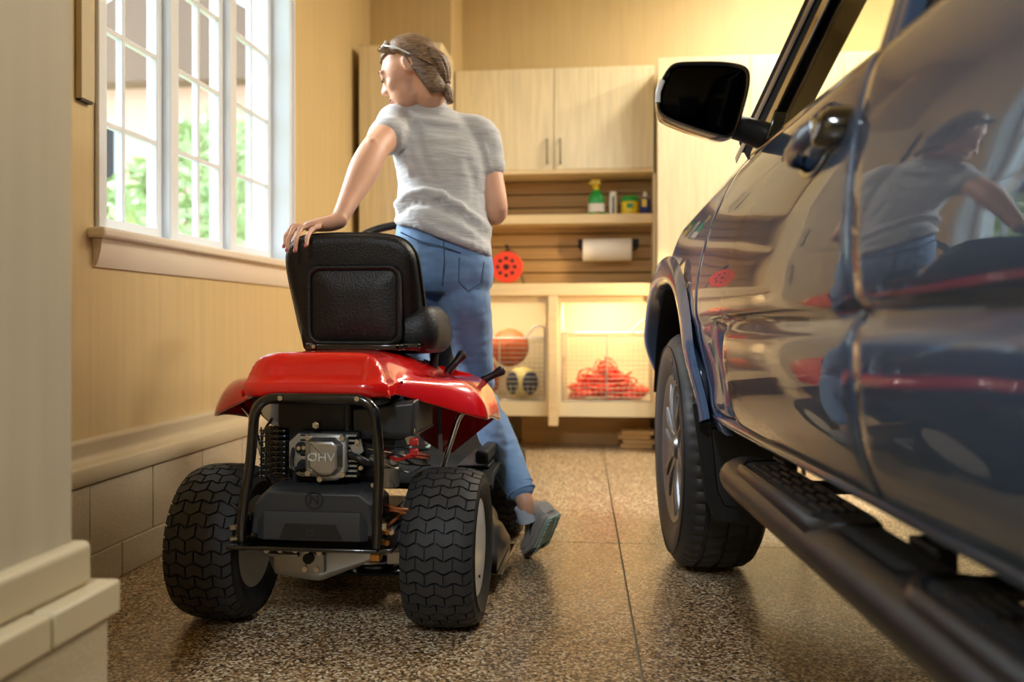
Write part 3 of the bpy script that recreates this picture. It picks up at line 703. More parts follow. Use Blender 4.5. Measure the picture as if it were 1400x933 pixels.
def slab_rings(mb, data, n=28):
    """torso rings: (centre, half width, half depth, tilt degrees) with squarish ellipses"""
    rows_ = spline([tuple(c) + (hw, hd, R(t)) for c, hw, hd, t in data], 4); rings = []
    for r in rows_:
        c = Vector(r[:3]); hw, hd, t = r[3:]
        X = Vector((cos(t), 0, -sin(t))); Y = Vector((0, 1, 0))
        ring = []
        for j in range(n):
            a = 2 * pi * j / n; ca, sa = cos(a), sin(a); q = (abs(ca) ** 2.4 + abs(sa) ** 2.4) ** (-1 / 2.4)
            ring.append(c + X * hw * ca * q + Y * hd * sa * q)
        rings.append(ring)
    mb.loft(rings)
# --- head frame
HF = Vector((-.90, .10, -.42)).normalized(); HR = HF.cross(Vector((0, 0, 1))).normalized(); HU = HR.cross(HF)
HU = (HU + HR * .10).normalized(); HR = HF.cross(HU)
HC = pc(561, 100, 2.97)
HM = Matrix((HR, HF, HU)).transposed()
def hp_(x, y, z): return HC + HM @ Vector((x, y, z))
bd = MB()
bd.ball(hp_(0, -.012, .028), (.074, .094, .088), 24, 16, HM)
bd.ball(hp_(0, .028, .005), (.066, .066, .078), 24, 16, HM)
bd.ball(hp_(0, .040, -.045), (.054, .052, .062), 20, 14, HM)
bd.ball(hp_(0, .074, -.092), (.024, .020, .020), 14, 10, HM)
bd.ball(hp_(0, .030, -.078), (.044, .058, .026), 16, 12, HM)
for s in (-1, 1):
    bd.ball(hp_(s * .034, .062, -.024), (.026, .022, .026), 14, 10, HM)       # cheek
    bd.ball(hp_(s * .028, .079, .026), (.026, .012, .010), 14, 10, HM)        # brow
    bd.ball(hp_(s * .031, .078, .008), (.017, .015, .013), 14, 10, HM)        # lid
    bd.ball(hp_(s * .011, .095, -.026), (.009, .011, .009), 10, 8, HM)        # nostril wing
    e = MB().ball((0, 0, 0), (.008, .016, .027), 14, 10); e.xf(Matrix.Rotation(R(-14), 4, 'X')); e.xf(Matrix.Rotation(R(s * -18), 4, 'Z'))
    bd.add([hp_(s * .072 + p.x, -.012 + p.y, -.006 + p.z) for p in e.v], e.f)
    rim_ = [(s * .079, -.012 + .0155 * cos(a), -.004 + .026 * sin(a)) for a in [R(-60 + 24 * k) for k in range(12)]]
    bd.tube([hp_(*p) for p in rim_], .0042, 8)
bd.tube([hp_(0, .080, .022), hp_(0, .091, .004), hp_(0, .101, -.014), hp_(0, .105, -.022), hp_(0, .098, -.030)], [.008, .0085, .010, .011, .009], 12)
bd.ball(hp_(0, .089, -.058), (.021, .012, .0075), 14, 10, HM); bd.ball(hp_(0, .087, -.069), (.019, .012, .008), 14, 10, HM)
# neck, torso core, arms
NB = pc(584, 142, 3.02)
limb(bd, [(hp_(0, -.035, -.03), .052, .052), (hp_(0, -.035, -.085), .050, .050), (NB, .056, .056), (pc(590, 165, 3.03), .07, .06)])
slab_rings(bd, [(pc(608, 372, 2.95), .155, .10, 14), (pc(606, 320, 2.94), .145, .095, 15), (pc(606, 265, 2.96), .122, .085, 11), (pc(603, 220, 2.99), .138, .092, 9), (pc(598, 180, 3.02), .142, .085, 9), (pc(590, 155, 3.03), .09, .06, 10)])
SL, EL, WL = pc(548, 167, 3.0), pc(512, 203, 2.78), pc(463, 302, 2.60)
limb(bd, [(pc(575, 170, 3.02), .055, .055), (SL, .056, .056), (lerp(SL, EL, .5), .050, .052), (lerp(SL, EL, .92), .043, .046), (lerp(EL, WL, .12), .045, .048), (lerp(EL, WL, .32), .046, .046), (lerp(EL, WL, .65), .034, .034), (lerp(EL, WL, .93), .025, .029), (WL, .025, .03)], ref=(.5, 0, .85))
bd.ball(lerp(SL, EL, 1.02) + Vector((0, -.028, .008)), .022, 12, 8)
SRt, ERt = pc(656, 188, 3.0), pc(678, 292, 2.96)
WRt = pc(640, 292, 3.22)
limb(bd, [(pc(635, 185, 3.02), .05, .05), (SRt, .052, .052), (lerp(SRt, ERt, .5), .046, .05), (lerp(SRt, ERt, .95), .037, .042), (lerp(ERt, WRt, .2), .042, .042), (lerp(ERt, WRt, .6), .036, .036), (WRt, .024, .03)], ref=(1, 0, 0))
# left hand on the seat corner: palm, four fingers bent over the edge, thumb round the front
limb(bd, [(WL, .024, .029), (pc(450, 306, 2.595), .023, .034), (pc(434, 308, 2.59), .019, .040), (pc(421, 310, 2.585), .014, .038)], ref=(0, -1, 0), n=16)
FING = {'little': [(437, 310, 2.545), (427, 314, 2.527), (420, 325, 2.497), (419, 337, 2.484)], 'ring': [(425, 309, 2.565), (411, 313, 2.54), (405, 328, 2.50), (404, 344, 2.490)],
        'middle': [(420, 309, 2.59), (402, 312, 2.572), (395, 327, 2.535), (393, 343, 2.525)], 'index': [(422, 309, 2.615), (400, 310, 2.61), (391, 323, 2.585), (389, 338, 2.578)]}
for nm, pts in FING.items():
    k = {'little': .85, 'ring': .96, 'middle': 1.0, 'index': .96}[nm]; q = [pc(*p) for p in pts]
    limb(bd, [(q[0], .0098 * k, .0098 * k), (lerp(q[0], q[1], .5), .0088 * k, .0088 * k), (q[1], .0098 * k, .0098 * k), (lerp(q[1], q[2], .5), .0082 * k, .0082 * k), (q[2], .0088 * k, .0088 * k), (lerp(q[2], q[3], .6), .0076 * k, .0076 * k), (q[3], .0064 * k, .0064 * k)], n=12, res=3)
limb(bd, [(pc(450, 309, 2.62), .013, .013), (pc(436, 312, 2.66), .011, .011), (pc(426, 316, 2.69), .0095, .0095), (pc(420, 322, 2.70), .0075, .0075)], n=12, res=3)
# right hand, loosely curled in front
HRt = WRt + Vector((-.045, .045, .0))
limb(bd, [(WRt, .024, .03), (lerp(WRt, HRt, .6), .018, .038), (HRt, .014, .04)], n=14)
for k in range(4):
    a = HRt + Vector((-.005, 0, .030 - .02 * k)); b = a + Vector((-.03, .03, -.003)); c = b + Vector((-.022, -.008, -.004)); d_ = c + Vector((.006, -.02, 0))
    limb(bd, [(a, .009, .009), (b, .0085, .0085), (c, .008, .008), (d_, .0065, .0065)], n=10, res=3)
limb(bd, [(WRt + Vector((-.02, .0, .02)), .012, .012), (WRt + Vector((-.05, .0, .04)), .0105, .0105), (WRt + Vector((-.075, .015, .04)), .008, .008)], n=10, res=3)
# legs inside the jeans
HIPR, KNR, ANR = pc(634, 392, 2.95), pc(656, 545, 3.10), pc(717, 684, 2.93)
HIPL, KNL, ANL = pc(578, 392, 2.97), pc(566, 470, 3.24), pc(575, 596, 3.22)
limb(bd, [(HIPR, .07, .075), (lerp(HIPR, KNR, .5), .055, .06), (KNR, .042, .046), (lerp(KNR, ANR, .35), .046, .05), (lerp(KNR, ANR, .75), .032, .036), (ANR, .029, .033), (ANR + Vector((.012, .008, -.04)), .027, .032)], ref=(0, -1, 0))
limb(bd, [(HIPL, .07, .075), (lerp(HIPL, KNL, .5), .055, .06), (KNL, .042, .046), (lerp(KNL, ANL, .35), .046, .05), (lerp(KNL, ANL, .8), .032, .036), (ANL, .029, .033), (ANL + Vector((0, .0, -.05)), .027, .032)], ref=(0, -1, 0))
body = remesh(bd, 'body', 'skin', ps, .0056, 3)
# face details
for s in (-1, 1):
    MB().tube([hp_(s * (.031 + .016 * k), .0935 - .012 * abs(k) ** 2 - (.004 if k * s > 0 else .0), .003 - .003 * (1 - k * k)) for k in (-1, -.6, -.2, .2, .6, 1)], [.0008, .0016, .002, .002, .0016, .0008], 6).build('eyelash', 'lash', ps)
    MB().tube([hp_(s * (.030 + .022 * k), .0905 - .010 * max(0, k) ** 2 - .003 * abs(k), .027 + .005 * (1 - k * k)) for k in (-1, -.5, 0, .5, 1)], [.001, .0022, .0024, .002, .0008], 6).build('eyebrow', 'lash', ps)
MB().ball(hp_(0, .0925, -.0585), (.0195, .0095, .0058), 14, 8, HM).ball(hp_(0, .0905, -.068), (.017, .0095, .0062), 14, 8, HM).build('lips', 'lip', ps, 0, 180)
for nm, pts in FING.items():
    a, b = pc(*pts[2]), pc(*pts[3]); d = (b - a).normalized(); nrm = Vector((-.45, -.85, .1)); nrm = (nrm - d * nrm.dot(d)).normalized(); sd_ = d.cross(nrm)
    Mn = Matrix((sd_, nrm, d)).transposed()
    MB().ball(b - d * .001 + nrm * .0052, (.0046, .0022, .0068), 10, 8, Mn).build('fingernail', 'nail', ps, 0, 180)
# hair: swept-back cap and a low ponytail
hm = bpy.data.materials.new('hair'); hm.use_nodes = True; nt = hm.node_tree; p_ = nt.nodes['Principled BSDF']
tc_ = nt.nodes.new('ShaderNodeTexCoord'); wv_ = nt.nodes.new('ShaderNodeTexNoise'); mp_ = nt.nodes.new('ShaderNodeMapping')
mp_.inputs['Rotation'].default_value = (0, R(35), 0); mp_.inputs['Scale'].default_value = (18, 90, 160)
nt.links.new(tc_.outputs['Object'], mp_.inputs[0]); nt.links.new(mp_.outputs[0], wv_.inputs['Vector']); wv_.inputs['Scale'].default_value = 1.6
rp_ = nt.nodes.new('ShaderNodeValToRGB'); rp_.color_ramp.elements[0].position = .32; rp_.color_ramp.elements[1].position = .7
rp_.color_ramp.elements[0].color = srgb(74, 54, 40); rp_.color_ramp.elements[1].color = srgb(160, 130, 100)
nt.links.new(wv_.outputs[0], rp_.inputs[0]); nt.links.new(rp_.outputs[0], p_.inputs['Base Color']); p_.inputs['Roughness'].default_value = .42
b_ = nt.nodes.new('ShaderNodeBump'); b_.inputs['Strength'].default_value = .6; b_.inputs['Distance'].default_value = .003; nt.links.new(wv_.outputs[0], b_.inputs['Height']); nt.links.new(b_.outputs[0], p_.inputs['Normal'])
MATS['hair'] = hm
hr = MB(); nU, nV = 36, 22
def hair_pt(i, j):
    # u runs round the head from forehead over the left ear to the nape; v from the hairline to the crown
    a = 2 * pi * i / nU; v = j / nV
    front = .5 + .5 * cos(a)                       # 1 at the forehead, 0 at the nape
    lo = lerp(-.118, .072, smooth(.34, .80, front)) # hairline height
    ear = math.exp(-((front - .53) / .11) ** 2) * .085
    z0 = lo + ear
    zt = .128
    r_ = 1.0 + .01 * sin(a * 23 + v * 4)
    zz = z0 + (.1265 - z0) * sin(v * pi / 2) ** .92
    cp = math.sqrt(max(0, 1 - ((zz - .024) / .1026) ** 2)) if zz > .024 else 1 - .30 * ((.024 - zz) / .142) ** 2
    return hp_(sin(a) * .0835 * cp * r_, cos(a) * .103 * cp * r_ - .014, zz)
hr.grid(nU, nV, hair_pt)
ho = hr.build('hair', 'hair', ps, 0, 180); so2 = ho.modifiers.new('thick', 'SOLIDIFY'); so2.thickness = .012; so2.offset = -1
pt_ = [hp_(-.02, -.080, .02), hp_(-.014, -.100, -.02), hp_(-.008, -.096, -.058), hp_(-.004, -.086, -.09), hp_(.0, -.086, -.118), hp_(.0, -.078, -.15)]
pn = MB()
for k in range(9):
    a = 2 * pi * k / 9; off = [.026, .03, .024, .010, .014, .006]
    pn.tube(spline([p + HR * off[i] * cos(a + i * .3) + HF * off[i] * .6 * sin(a + i * .3) for i, p in enumerate(pt_)], 4), [lerp(.017, .007, i / 20) for i in range(21)], 8)
tag(pn.build('ponytail', 'hair', ps, 0, 180), kind=None)
MB().lathe([(-.006, .016), (-.004, .021), (.004, .021), (.006, .016)], 16, hp_(-.004, -.086, -.09), HM @ Vector((0, -.2, -1)), HR, closed=True).build('hair_tie', 'trim_black', ps)
for k in range(14):
    a = R(-70 + 10 * k); MB().tube(spline([hp_(-.05 * cos(a) - .02, .06 * cos(a), .085 + .02 * sin(a)), hp_(-.078, .01 - .004 * k, .06 - .004 * k), hp_(-.07, -.05 - .002 * k, .02 - .004 * k), hp_(-.03, -.095, -.01 - .003 * k)], 4), .0022, 5).build('hair_strand', 'hair', ps) if k % 2 == 0 else None
# sunglasses pushed up on the hair
gl = empty('sunglasses', (0, 0, 0)); gl.parent = ps
for s in (-1, 1):
    q = MB()
    def lp_(i, j, s=s):
        a = 2 * pi * j / 24; r = i / 5; x = s * (.034 + .026 * r * cos(a)); zz = .018 * r * sin(a)
        return hp_(x, .047 - zz * .85 - 3.0 * x * x, .114 + zz * .55 - 4.5 * x * x)
    q.grid(5, 24, lp_); lo = q.build('lens', 'lens', gl, 0, 180); s3 = lo.modifiers.new('t', 'SOLIDIFY'); s3.thickness = .003
    MB().tube([lp_(5.3, j) for j in range(24)], .0032, 6, loop=True).build('lens_frame', 'glasses', gl)
    MB().tube(spline([hp_(s * .060, .036, .096), hp_(s * .080, .02, .076), hp_(s * .089, -.005, .05), hp_(s * .084, -.03, .02)], 4), .003, 6).build('temple_arm', 'glasses', gl)
MB().tube([hp_(-.010, .047, .114), hp_(0, .048, .118), hp_(.010, .047, .114)], .003, 6).build('bridge', 'glasses', gl)
# tee shirt
sb = MB()
slab_rings(sb, [(pc(607, 330, 2.94), .165, .128, 20), (pc(607, 305, 2.94), .160, .124, 17), (pc(606, 284, 2.95), .150, .116, 14), (pc(605, 262, 2.96), .143, .108, 11), (pc(603, 225, 2.98), .157, .112, 9), (pc(600, 192, 3.01), .165, .108, 9), (pc(594, 167, 3.02), .155, .092, 11), (pc(589, 152, 3.03), .115, .074, 12), (pc(585, 138, 3.03), .062, .062, 11)])
limb(sb, [(pc(585, 165, 3.02), .06, .065), (SL, .066, .068), (lerp(SL, EL, .40), .061, .064), (lerp(SL, EL, .58), .060, .064)], ref=(.5, 0, .85))
limb(sb, [(pc(620, 178, 3.02), .06, .065), (SRt, .064, .066), (lerp(SRt, ERt, .25), .058, .064), (lerp(SRt, ERt, .42), .054, .062)], ref=(1, 0, 0))
def seg_d(p, a, b):
    ab = b - a; t = max(0, min(1, (p - a).dot(ab) / ab.dot(ab))); return (p - (a + ab * t)).length, t
FOLDS = [([(541, 278), (556, 266), (580, 262), (606, 268)], .014, .010), ([(545, 292), (566, 278), (596, 280)], -.012, .010), ([(600, 268), (630, 282), (655, 300), (672, 312)], .010, .010), ([(596, 282), (630, 298), (668, 326)], -.008, .011),
         ([(560, 290), (585, 312), (620, 328), (665, 345)], .007, .012), ([(552, 175), (549, 205), (560, 235)], .009, .012), ([(566, 168), (574, 200), (590, 240)], -.006, .013), ([(540, 300), (560, 318), (600, 336)], .006, .012), ([(660, 195), (668, 235), (664, 275)], .006, .012), ([(640, 220), (652, 260), (640, 290)], -.006, .014), ([(560, 150), (590, 160), (625, 165)], .004, .012)]
FW = [([Vector((pc(x, y, 2.86).x, pc(x, y, 2.86).z)) for x, y in pl], am, wd) for pl, am, wd in FOLDS]
def shirt_fn(co, no):
    q = Vector((co.x, co.z)); d = 0
    if no.y < .35:
        for pl, am, wd in FW:
            m_ = min((seg_d(q, a, b)[0] for a, b in zip(pl, pl[1:])))
            d += am * math.exp(-(m_ / wd) ** 2)
        d *= smooth(.35, -.1, no.y)
    d += .005 * noise.noise(co * 11) + .0025 * noise.noise(Vector((co.x * 14, co.y * 14, co.z * 45)))
    return co + no * d
remesh(sb, 'tee_shirt', 'shirt', ps, .0072, 3, shirt_fn)
NK = [pc(585, 137, 3.03) + Vector((.064 * cos(a) * cos(R(12)), .063 * sin(a), -.064 * cos(a) * sin(R(12)) + .004)) for a in [2 * pi * i / 30 for i in range(30)]]
MB().tube(NK, .006, 6, loop=True).build('neckband', 'shirt', ps)
# jeans
jb = MB()
slab_rings(jb, [(pc(604, 292, 2.95), .140, .10, 14), (pc(606, 320, 2.945), .152, .112, 14), (pc(607, 352, 2.94), .163, .122, 10), (pc(606, 385, 2.95), .160, .118, 6), (pc(606, 402, 2.96), .13, .10, 3)])
limb(jb, [(HIPR + Vector((0, 0, .03)), .078, .10), (HIPR + Vector((.002, .0, -.04)), .086, .095), (lerp(HIPR, KNR, .38), .075, .085), (lerp(HIPR, KNR, .72), .060, .068), (KNR, .053, .060), (lerp(KNR, ANR, .15), .056, .062), (lerp(KNR, ANR, .35), .060, .065), (lerp(KNR, ANR, .65), .056, .058), (lerp(KNR, ANR, .9), .047, .050)], ref=(0, -1, 0), n=22)
limb(jb, [(HIPL + Vector((0, 0, .03)), .078, .10), (HIPL + Vector((0, .04, -.03)), .084, .09), (lerp(HIPL, KNL, .5), .072, .08), (KNL, .055, .062), (lerp(KNL, ANL, .35), .058, .062), (lerp(KNL, ANL, .9), .046, .050)], ref=(0, -1, 0), n=22)
def jean_fn(co, no):
    d = .004 * noise.noise(co * 9) + .0022 * noise.noise(Vector((co.x * 22, co.y * 22, co.z * 60)))
    kz = math.exp(-((co - KNR).length / .11) ** 2); d += kz * .006 * sin(co.z * 120 + co.x * 40)
    return co + no * d
remesh(jb, 'jeans', 'denim', ps, .0075, 3, jean_fn)
def cuff(K, A_, r):
    d = (A_ - K).normalized(); c = lerp(K, A_, .91); u = d.orthogonal().normalized(); v = d.cross(u)
    for off in (.006, -.016): MB().tube([c + d * off + (u * cos(a) + v * sin(a)) * (r + .001) for a in [2 * pi * i / 28 for i in range(28)]], .0032, 6, loop=True).build('cuff_seam', 'denim', ps)
cuff(KNR, ANR, .0465); cuff(KNL, ANL, .0465)
MB().tube(spline([pc(548, 318, 2.83), pc(575, 330, 2.815), pc(604, 337, 2.812), pc(630, 346, 2.82)], 5), .0022, 6).build('yoke_seam', 'denim_seam', ps)
MB().tube(spline([pc(606, 330, 2.815), pc(607, 360, 2.812), pc(605, 390, 2.84)], 5), .0022, 6).build('seat_seam', 'denim_seam', ps)
pk = [(628, 352, 2.818), (627, 385, 2.835), (640, 398, 2.845), (657, 388, 2.85), (662, 358, 2.84)]
MB().tube([pc(*p) for p in pk], .0018, 6).build('pocket_seam', 'denim_seam', ps)
# shoes
def shoe(name, path, up0, parent):
    """path: list of (position of the sole centre, forward) along the foot heel -> toe; up0: direction away from the sole"""
    e = empty(name, (0, 0, 0)); e.parent = parent
    cen = spline([tuple(p) for p in path], 6); N = len(cen)
    frames = []
    for i in range(N):
        d = (cen[min(i + 1, N - 1)] - cen[max(i - 1, 0)]).normalized(); u = (Vector(up0) - d * Vector(up0).dot(d)).normalized(); frames.append((cen[i], d, u, d.cross(u)))
    W_ = [(0, .024), (.06, .033), (.25, .034), (.5, .036), (.72, .046), (.88, .040), (.96, .026), (1, .010)]
    H_ = [(0, .062), (.08, .088), (.22, .092), (.38, .086), (.52, .070), (.75, .050), (.9, .040), (1, .018)]
    T_ = [(0, .020), (.05, .030), (.4, .028), (.7, .024), (1, .014)]
    def sect(k, w0, h0, h1, pw=2.5, n=20):
        i = min(N - 1, max(0, k * (N - 1))); a = int(i); b = min(N - 1, a + 1); f = i - a
        c = lerp(frames[a][0], frames[b][0], f); u = (lerp(frames[a][2], frames[b][2], f)).normalized(); v = (lerp(frames[a][3], frames[b][3], f)).normalized(); out = []
        for j in range(n):
            t = 2 * pi * j / n; ct, st_ = cos(t), sin(t); q = (abs(ct) ** pw + abs(st_) ** pw) ** (-1 / pw)
            out.append(c + v * w0 * ct * q + u * (lerp(h0, h1, .5) + (h1 - h0) / 2 * st_ * q))
        return out
    ks = [0, .01, .03, .06, .1, .16, .22, .3, .38, .46, .54, .62, .7, .78, .86, .92, .96, .985, 1]
    up_ = MB().loft([sect(k, sinterp(k, W_) * .93, .012, sinterp(k, H_)) for k in ks]); up_.build('upper', 'shoe', e, 0, 60)
    MB().loft([sect(k, sinterp(k, W_) * 1.04, .004, sinterp(k, T_) + .004, 3) for k in ks]).build('midsole', 'shoe', e, 0, 60)
    MB().loft([sect(k, sinterp(k, W_) * 1.05, -.003, .006, 3) for k in ks if k <= .46]).build('heel_pad', 'sole', e, 0, 60)
    MB().loft([sect(k, sinterp(k, W_) * 1.05, -.003, .006, 3) for k in ks if k >= .54]).build('forefoot_pad', 'shoe_black', e, 0, 60)
    lug = MB()
    for k in [.04 + .055 * i for i in range(17)]:
        for s in (-1, 1):
            c = sect(k, sinterp(k, W_), -.004, -.004, 2, 4); ce = (c[0] + c[2]) / 2; v = (c[0] - c[2]).normalized(); i = min(N - 1, int(k * (N - 1))); u = frames[i][2]; d = frames[i][1]
            w_ = sinterp(k, W_); p = ce + v * s * w_ * .55
            lug.box(p, (1, 1, 1), Matrix((v * w_ * .42, d * .009, u * .005)).transposed())
    lug.build('tread_lugs', 'sole', e)
    for s in (-1, 1):
        MB().loft([sect(k, sinterp(k, W_) * .955, lo_, hi_) for k, lo_, hi_ in ((.10, .04, .075), (.16, .036, .08), (.24, .034, .07), (.32, .034, .055), (.40, .034, .044))], True).build('side_patch', 'shoe_black', e, 0, 60)
        break
    MB().loft([sect(k, sinterp(k, W_) * .95, .030, sinterp(k, H_) * .72) for k in (.86, .92, .96, .99)]).build('toe_guard', 'shoe_black', e, 0, 60)
    for k in (.40, .46, .52, .58, .64):
        c = sect(k, sinterp(k, W_) * .6, .0, sinterp(k, H_) + .002, 2.2); MB().tube([c[j] for j in (2, 3, 4, 5, 6, 7, 8)], .0028, 6).build('lace', 'lace', e)
    c = sect(.38, .02, 0, sinterp(.38, H_) + .006); p = c[5]
    for s in (-1, 1): MB().tube(spline([p, p + frames[6][3] * s * .02 + frames[6][2] * .014, p + frames[6][3] * s * .045 + frames[6][2] * .004, p + frames[6][3] * s * .03 - frames[6][2] * .004, p], 5), .0025, 6).build('lace_bow', 'lace', e)
    top = sect(.17, .036, 0, .10)
    return frames
HE = pc(758, 706, 2.885)
fr_ = shoe('shoe', [HE, HE + Vector((-.018, .045, -.058)), HE + Vector((-.036, .10, -.115)), HE + Vector((-.052, .165, -.148)), HE + Vector((-.064, .225, -.156))], Vector((-.55, .45, .62)), ps)
MB().tube([ANR + Vector((-.002, .0, -.02)), ANR + Vector((.012, .01, -.065))], [.031, .033], 20).build('sock', 'sock', ps)
HL = ANL + Vector((0, -.06, -.088)); HL.z = .352
shoe('shoe', [HL, HL + Vector((0, .06, 0)), HL + Vector((0, .13, 0)), HL + Vector((0, .19, .0)), HL + Vector((0, .245, .006))], Vector((0, 0, 1)), ps)
MB().tube([ANL + Vector((0, 0, -.02)), ANL + Vector((0, 0, -.06))], [.031, .033], 20).build('sock', 'sock', ps)

# ------------------------------------------------------------------ the pickup truck
tk_ = thing('pickup_truck', 'dark slate blue pickup truck parked alongside the mower', 'truck', (.170, 3.023, 0), R(4.56))
SX, TX = .41, 3.0
def T(s, t, z, side=0): return Vector((s - SX if side == 0 else 2.25 - s, t - TX, z))
UP = [(.785, .404), (.80, .402), (.815, .398), (.84, .3955), (.88, .396), (.95, .402), (1.0, .409), (1.05, .420), (1.1, .436), (1.15, .458), (1.18, .480), (1.20, .500), (1.22, .535), (1.235, .59), (1.25, .70)]
LO = [(.46, .49), (.50, .468), (.53, .447), (.57, .424), (.62, .404), (.68, .391), (.72, .387), (.755, .389), (.775, .396), (.788, .407), (.80, .412)]
def S(t, z):
    zc = .79 + .0125 * (2.4 - t); q = z - (zc - .80)
    if t > 2.3: q += (t - 2.3) * .03
    up = sinterp(max(q, .80), UP)
    if q < .80:
        bul = sinterp(q, LO); flat_ = lerp(.404, .432, smooth(.80, .60, q)) + .03 * smooth(.60, .48, q)
        rec = .022 * math.exp(-((t - 2.10) / .06) ** 2) * smooth(.80, .77, q)
        k = smooth(2.0, 2.13, t) * (1 - smooth(.45, .2, t) * 0)
        up = lerp(bul, flat_, k) + rec
    if t > 3.15: up += .14 * ((t - 3.15) / .65) ** 2
    up += .009 * (max(t, .1) - 1.35) ** 2
    return up
def panel(nu, nv, f, eu, ev, side, surf=S, off=0, depth=.02):
    """body panel over (t, z) = f(u, v) with rounded edges turned inwards"""
    us = [(0, depth), (0, .0045), (eu * .35, .0012), (eu, 0)] + [(lerp(eu, 1 - eu, k / nu), 0) for k in range(1, nu)] + [(1 - eu, 0), (1 - eu * .35, .0012), (1, .0045), (1, depth)]
    vs = [(0, depth), (0, .0045), (ev * .35, .0012), (ev, 0)] + [(lerp(ev, 1 - ev, k / nv), 0) for k in range(1, nv)] + [(1 - ev, 0), (1 - ev * .35, .0012), (1, .0045), (1, depth)]
    def pt(i, j):
        u, a = us[i]; v, b = vs[j]; t, z = f(u, v); return T(surf(t, z) + max(a, b) + off, t, z, side)
    return MB().grid(len(us) - 1, len(vs) - 1, pt)
TF = [(.50, 2.33), (.60, 2.38), (.70, 2.41), (.80, 2.42), (.90, 2.40), (1.0, 2.33), (1.10, 2.23), (1.17, 2.14), (1.24, 2.04)]
TR = [(.50, 1.20), (.60, 1.17), (.70, 1.15), (.80, 1.17), (.90, 1.19), (1.0, 1.21), (1.10, 1.245), (1.17, 1.275), (1.24, 1.28)]
tf = lambda z: sinterp(z, TF); tr_ = lambda z: sinterp(z, TR)
BELT = 1.165; SILL = .562
def arch(t, c, zl=.50, R_=.52, H=.535):
    d = abs(t - c) / R_
    return zl if d >= 1 else max(zl, .377 + H * (1 - d ** 2.7) ** (1 / 2.7))
def fender_z(t): return 1.215 - max(0, t - 2.3) * .03
GS = lambda t, z: .474 + (z - BELT) * .30
for side in (0, 1):
    # front wing
    def ff(u, v):
        z0 = arch(lerp(tf(.6), 3.78, u), 3.0); t0 = lerp(tf(.7) + .004, 3.78, u); z = lerp(z0, fender_z(t0), v)
        return (lerp(tf(z) + .0045, 3.78, u), z)
    panel(70, 44, ff, .006, .01, side).build('front_wing', 'paint', tk_, 0, 60)
    # doors
    def fd(u, v):
        z = lerp(SILL, BELT, v); return (lerp(tr_(z) + .003, tf(z) - .003, u), z)
    door = panel(40, 60, fd, .006, .011, side).build('front_door', 'paint', tk_, 0, 60)
    def fr2(u, v):
        z = lerp(SILL, BELT, v); t1 = tr_(z) - .003; t0 = max(.33, .30 + .25 * smooth(.98, .60, z)); return (lerp(t0, t1, u), z)
    rdoor = panel(26, 60, fr2, .008, .011, side).build('rear_door', 'paint', tk_, 0, 60)
    # bed side
    def fb(u, v):
        t = lerp(-1.45, .318, u); z0 = arch(t, -.236, .52); return (t - (0 if u < .98 else -.0), lerp(z0, 1.2, v))
    panel(50, 30, fb, .006, .01, side, lambda t, z: min(S(max(t, .2), min(z, 1.16)), .47)).build('bed_side', 'paint', tk_, 0, 60)
    # rocker lip below the doors
    rk = [(.46, .568), (.448, .563), (.441, .556), (.4395, .549), (.443, .543), (.455, .538), (.52, .534), (.60, .53)]
    def rkf(i, j):
        t = lerp(.3, 2.45, i / 20); return T(rk[j][0] + .01 * smooth(2.2, 2.45, t), t, rk[j][1] - .008 * smooth(1.0, 2.3, t), side)
    MB().grid(20, len(rk) - 1, rkf).build('rocker', 'paint', tk_, 0, 60)
    # wheel arch flares
    for c, nm in ((3.0, 'wheel_flare'), (-.236, 'wheel_flare')):
        ang = [R(15 + 150 * i / 48) for i in range(49)]
        sec = [(-.0, .10), (-.004, .0), (.0, -.012), (.016, -.018), (.05, -.014), (.075, -.004), (.088, .012)]
        def fl_(i, j, c=c):
            a = ang[i]; ca, sa = cos(a), sin(a); pw = 2.7
            rr = (abs(ca / .52) ** pw + abs(max(sa, 0) / .535) ** pw) ** (-1 / pw) if sa > 0 else .52 / abs(ca) * 1.0
            dr, ds = sec[j]
            t = c + ca * (rr + dr); z = .377 + sa * (rr + dr)
            if sa <= 0: z = .377 + sa * .52; t = c + (1 if ca > 0 else -1) * (.52 + dr)
            z = max(z, .40)
            base = S(max(t, .4) if c < 0 else t, max(.62, min(z, 1.0))); end = smooth(.75, .50, z)
            return T(min(base, .405) * (1 - end) + end * (base * .5 + .42 * .5) + ds + (.012 if j < 6 else 0) - .012 * (1 - end), t, z, side)
        MB().grid(48, len(sec) - 1, fl_).build(nm, 'paint', tk_, 0, 60)
        # dark inner liner
        def ln_(i, j, c=c):
            a = ang[i]; return T(.43 + .36 * j / 4, c + cos(a) * .535, max(.42, .377 + sin(a) * .55), side)
        MB().grid(48, 4, ln_).add([], []).build('wheel_liner', 'interior', tk_, 0, 60)
        MB().bb(T(.80, c - .58, .40, side), T(.79, c + .58, .95, side)).build('inner_wing', 'interior', tk_)
    # mud flap behind the front wheel
    mfp = [(.412, .565), (.428, .45), (.452, .30), (.475, .245), (.62, .225), (.66, .24), (.66, .56), (.52, .60)]
    mo = MB().prism(mfp, 2.515, 2.523, lambda p, q, h: T(p, h - .10 * (q - .40) * .4, q, side)).build('mud_flap', 'trim_black', tk_, .002)
    MB().pillow([(.462, .50), (.478, .33), (.50, .285), (.64, .27), (.64, .50)], [(2.517, .0), (2.506, .004), (2.505, .01)], lambda p, q, h: T(p, h - .10 * (q - .40) * .4, q, side)).build('raised_panel', 'plastic_black', mo, 0, 40)
    # windows and pillars
    WF = [(2.02, BELT + .005), (1.75, 1.385), (1.52, 1.56), (1.44, 1.60), (1.30, 1.615), (1.27, 1.61), (1.27, BELT + .005)]
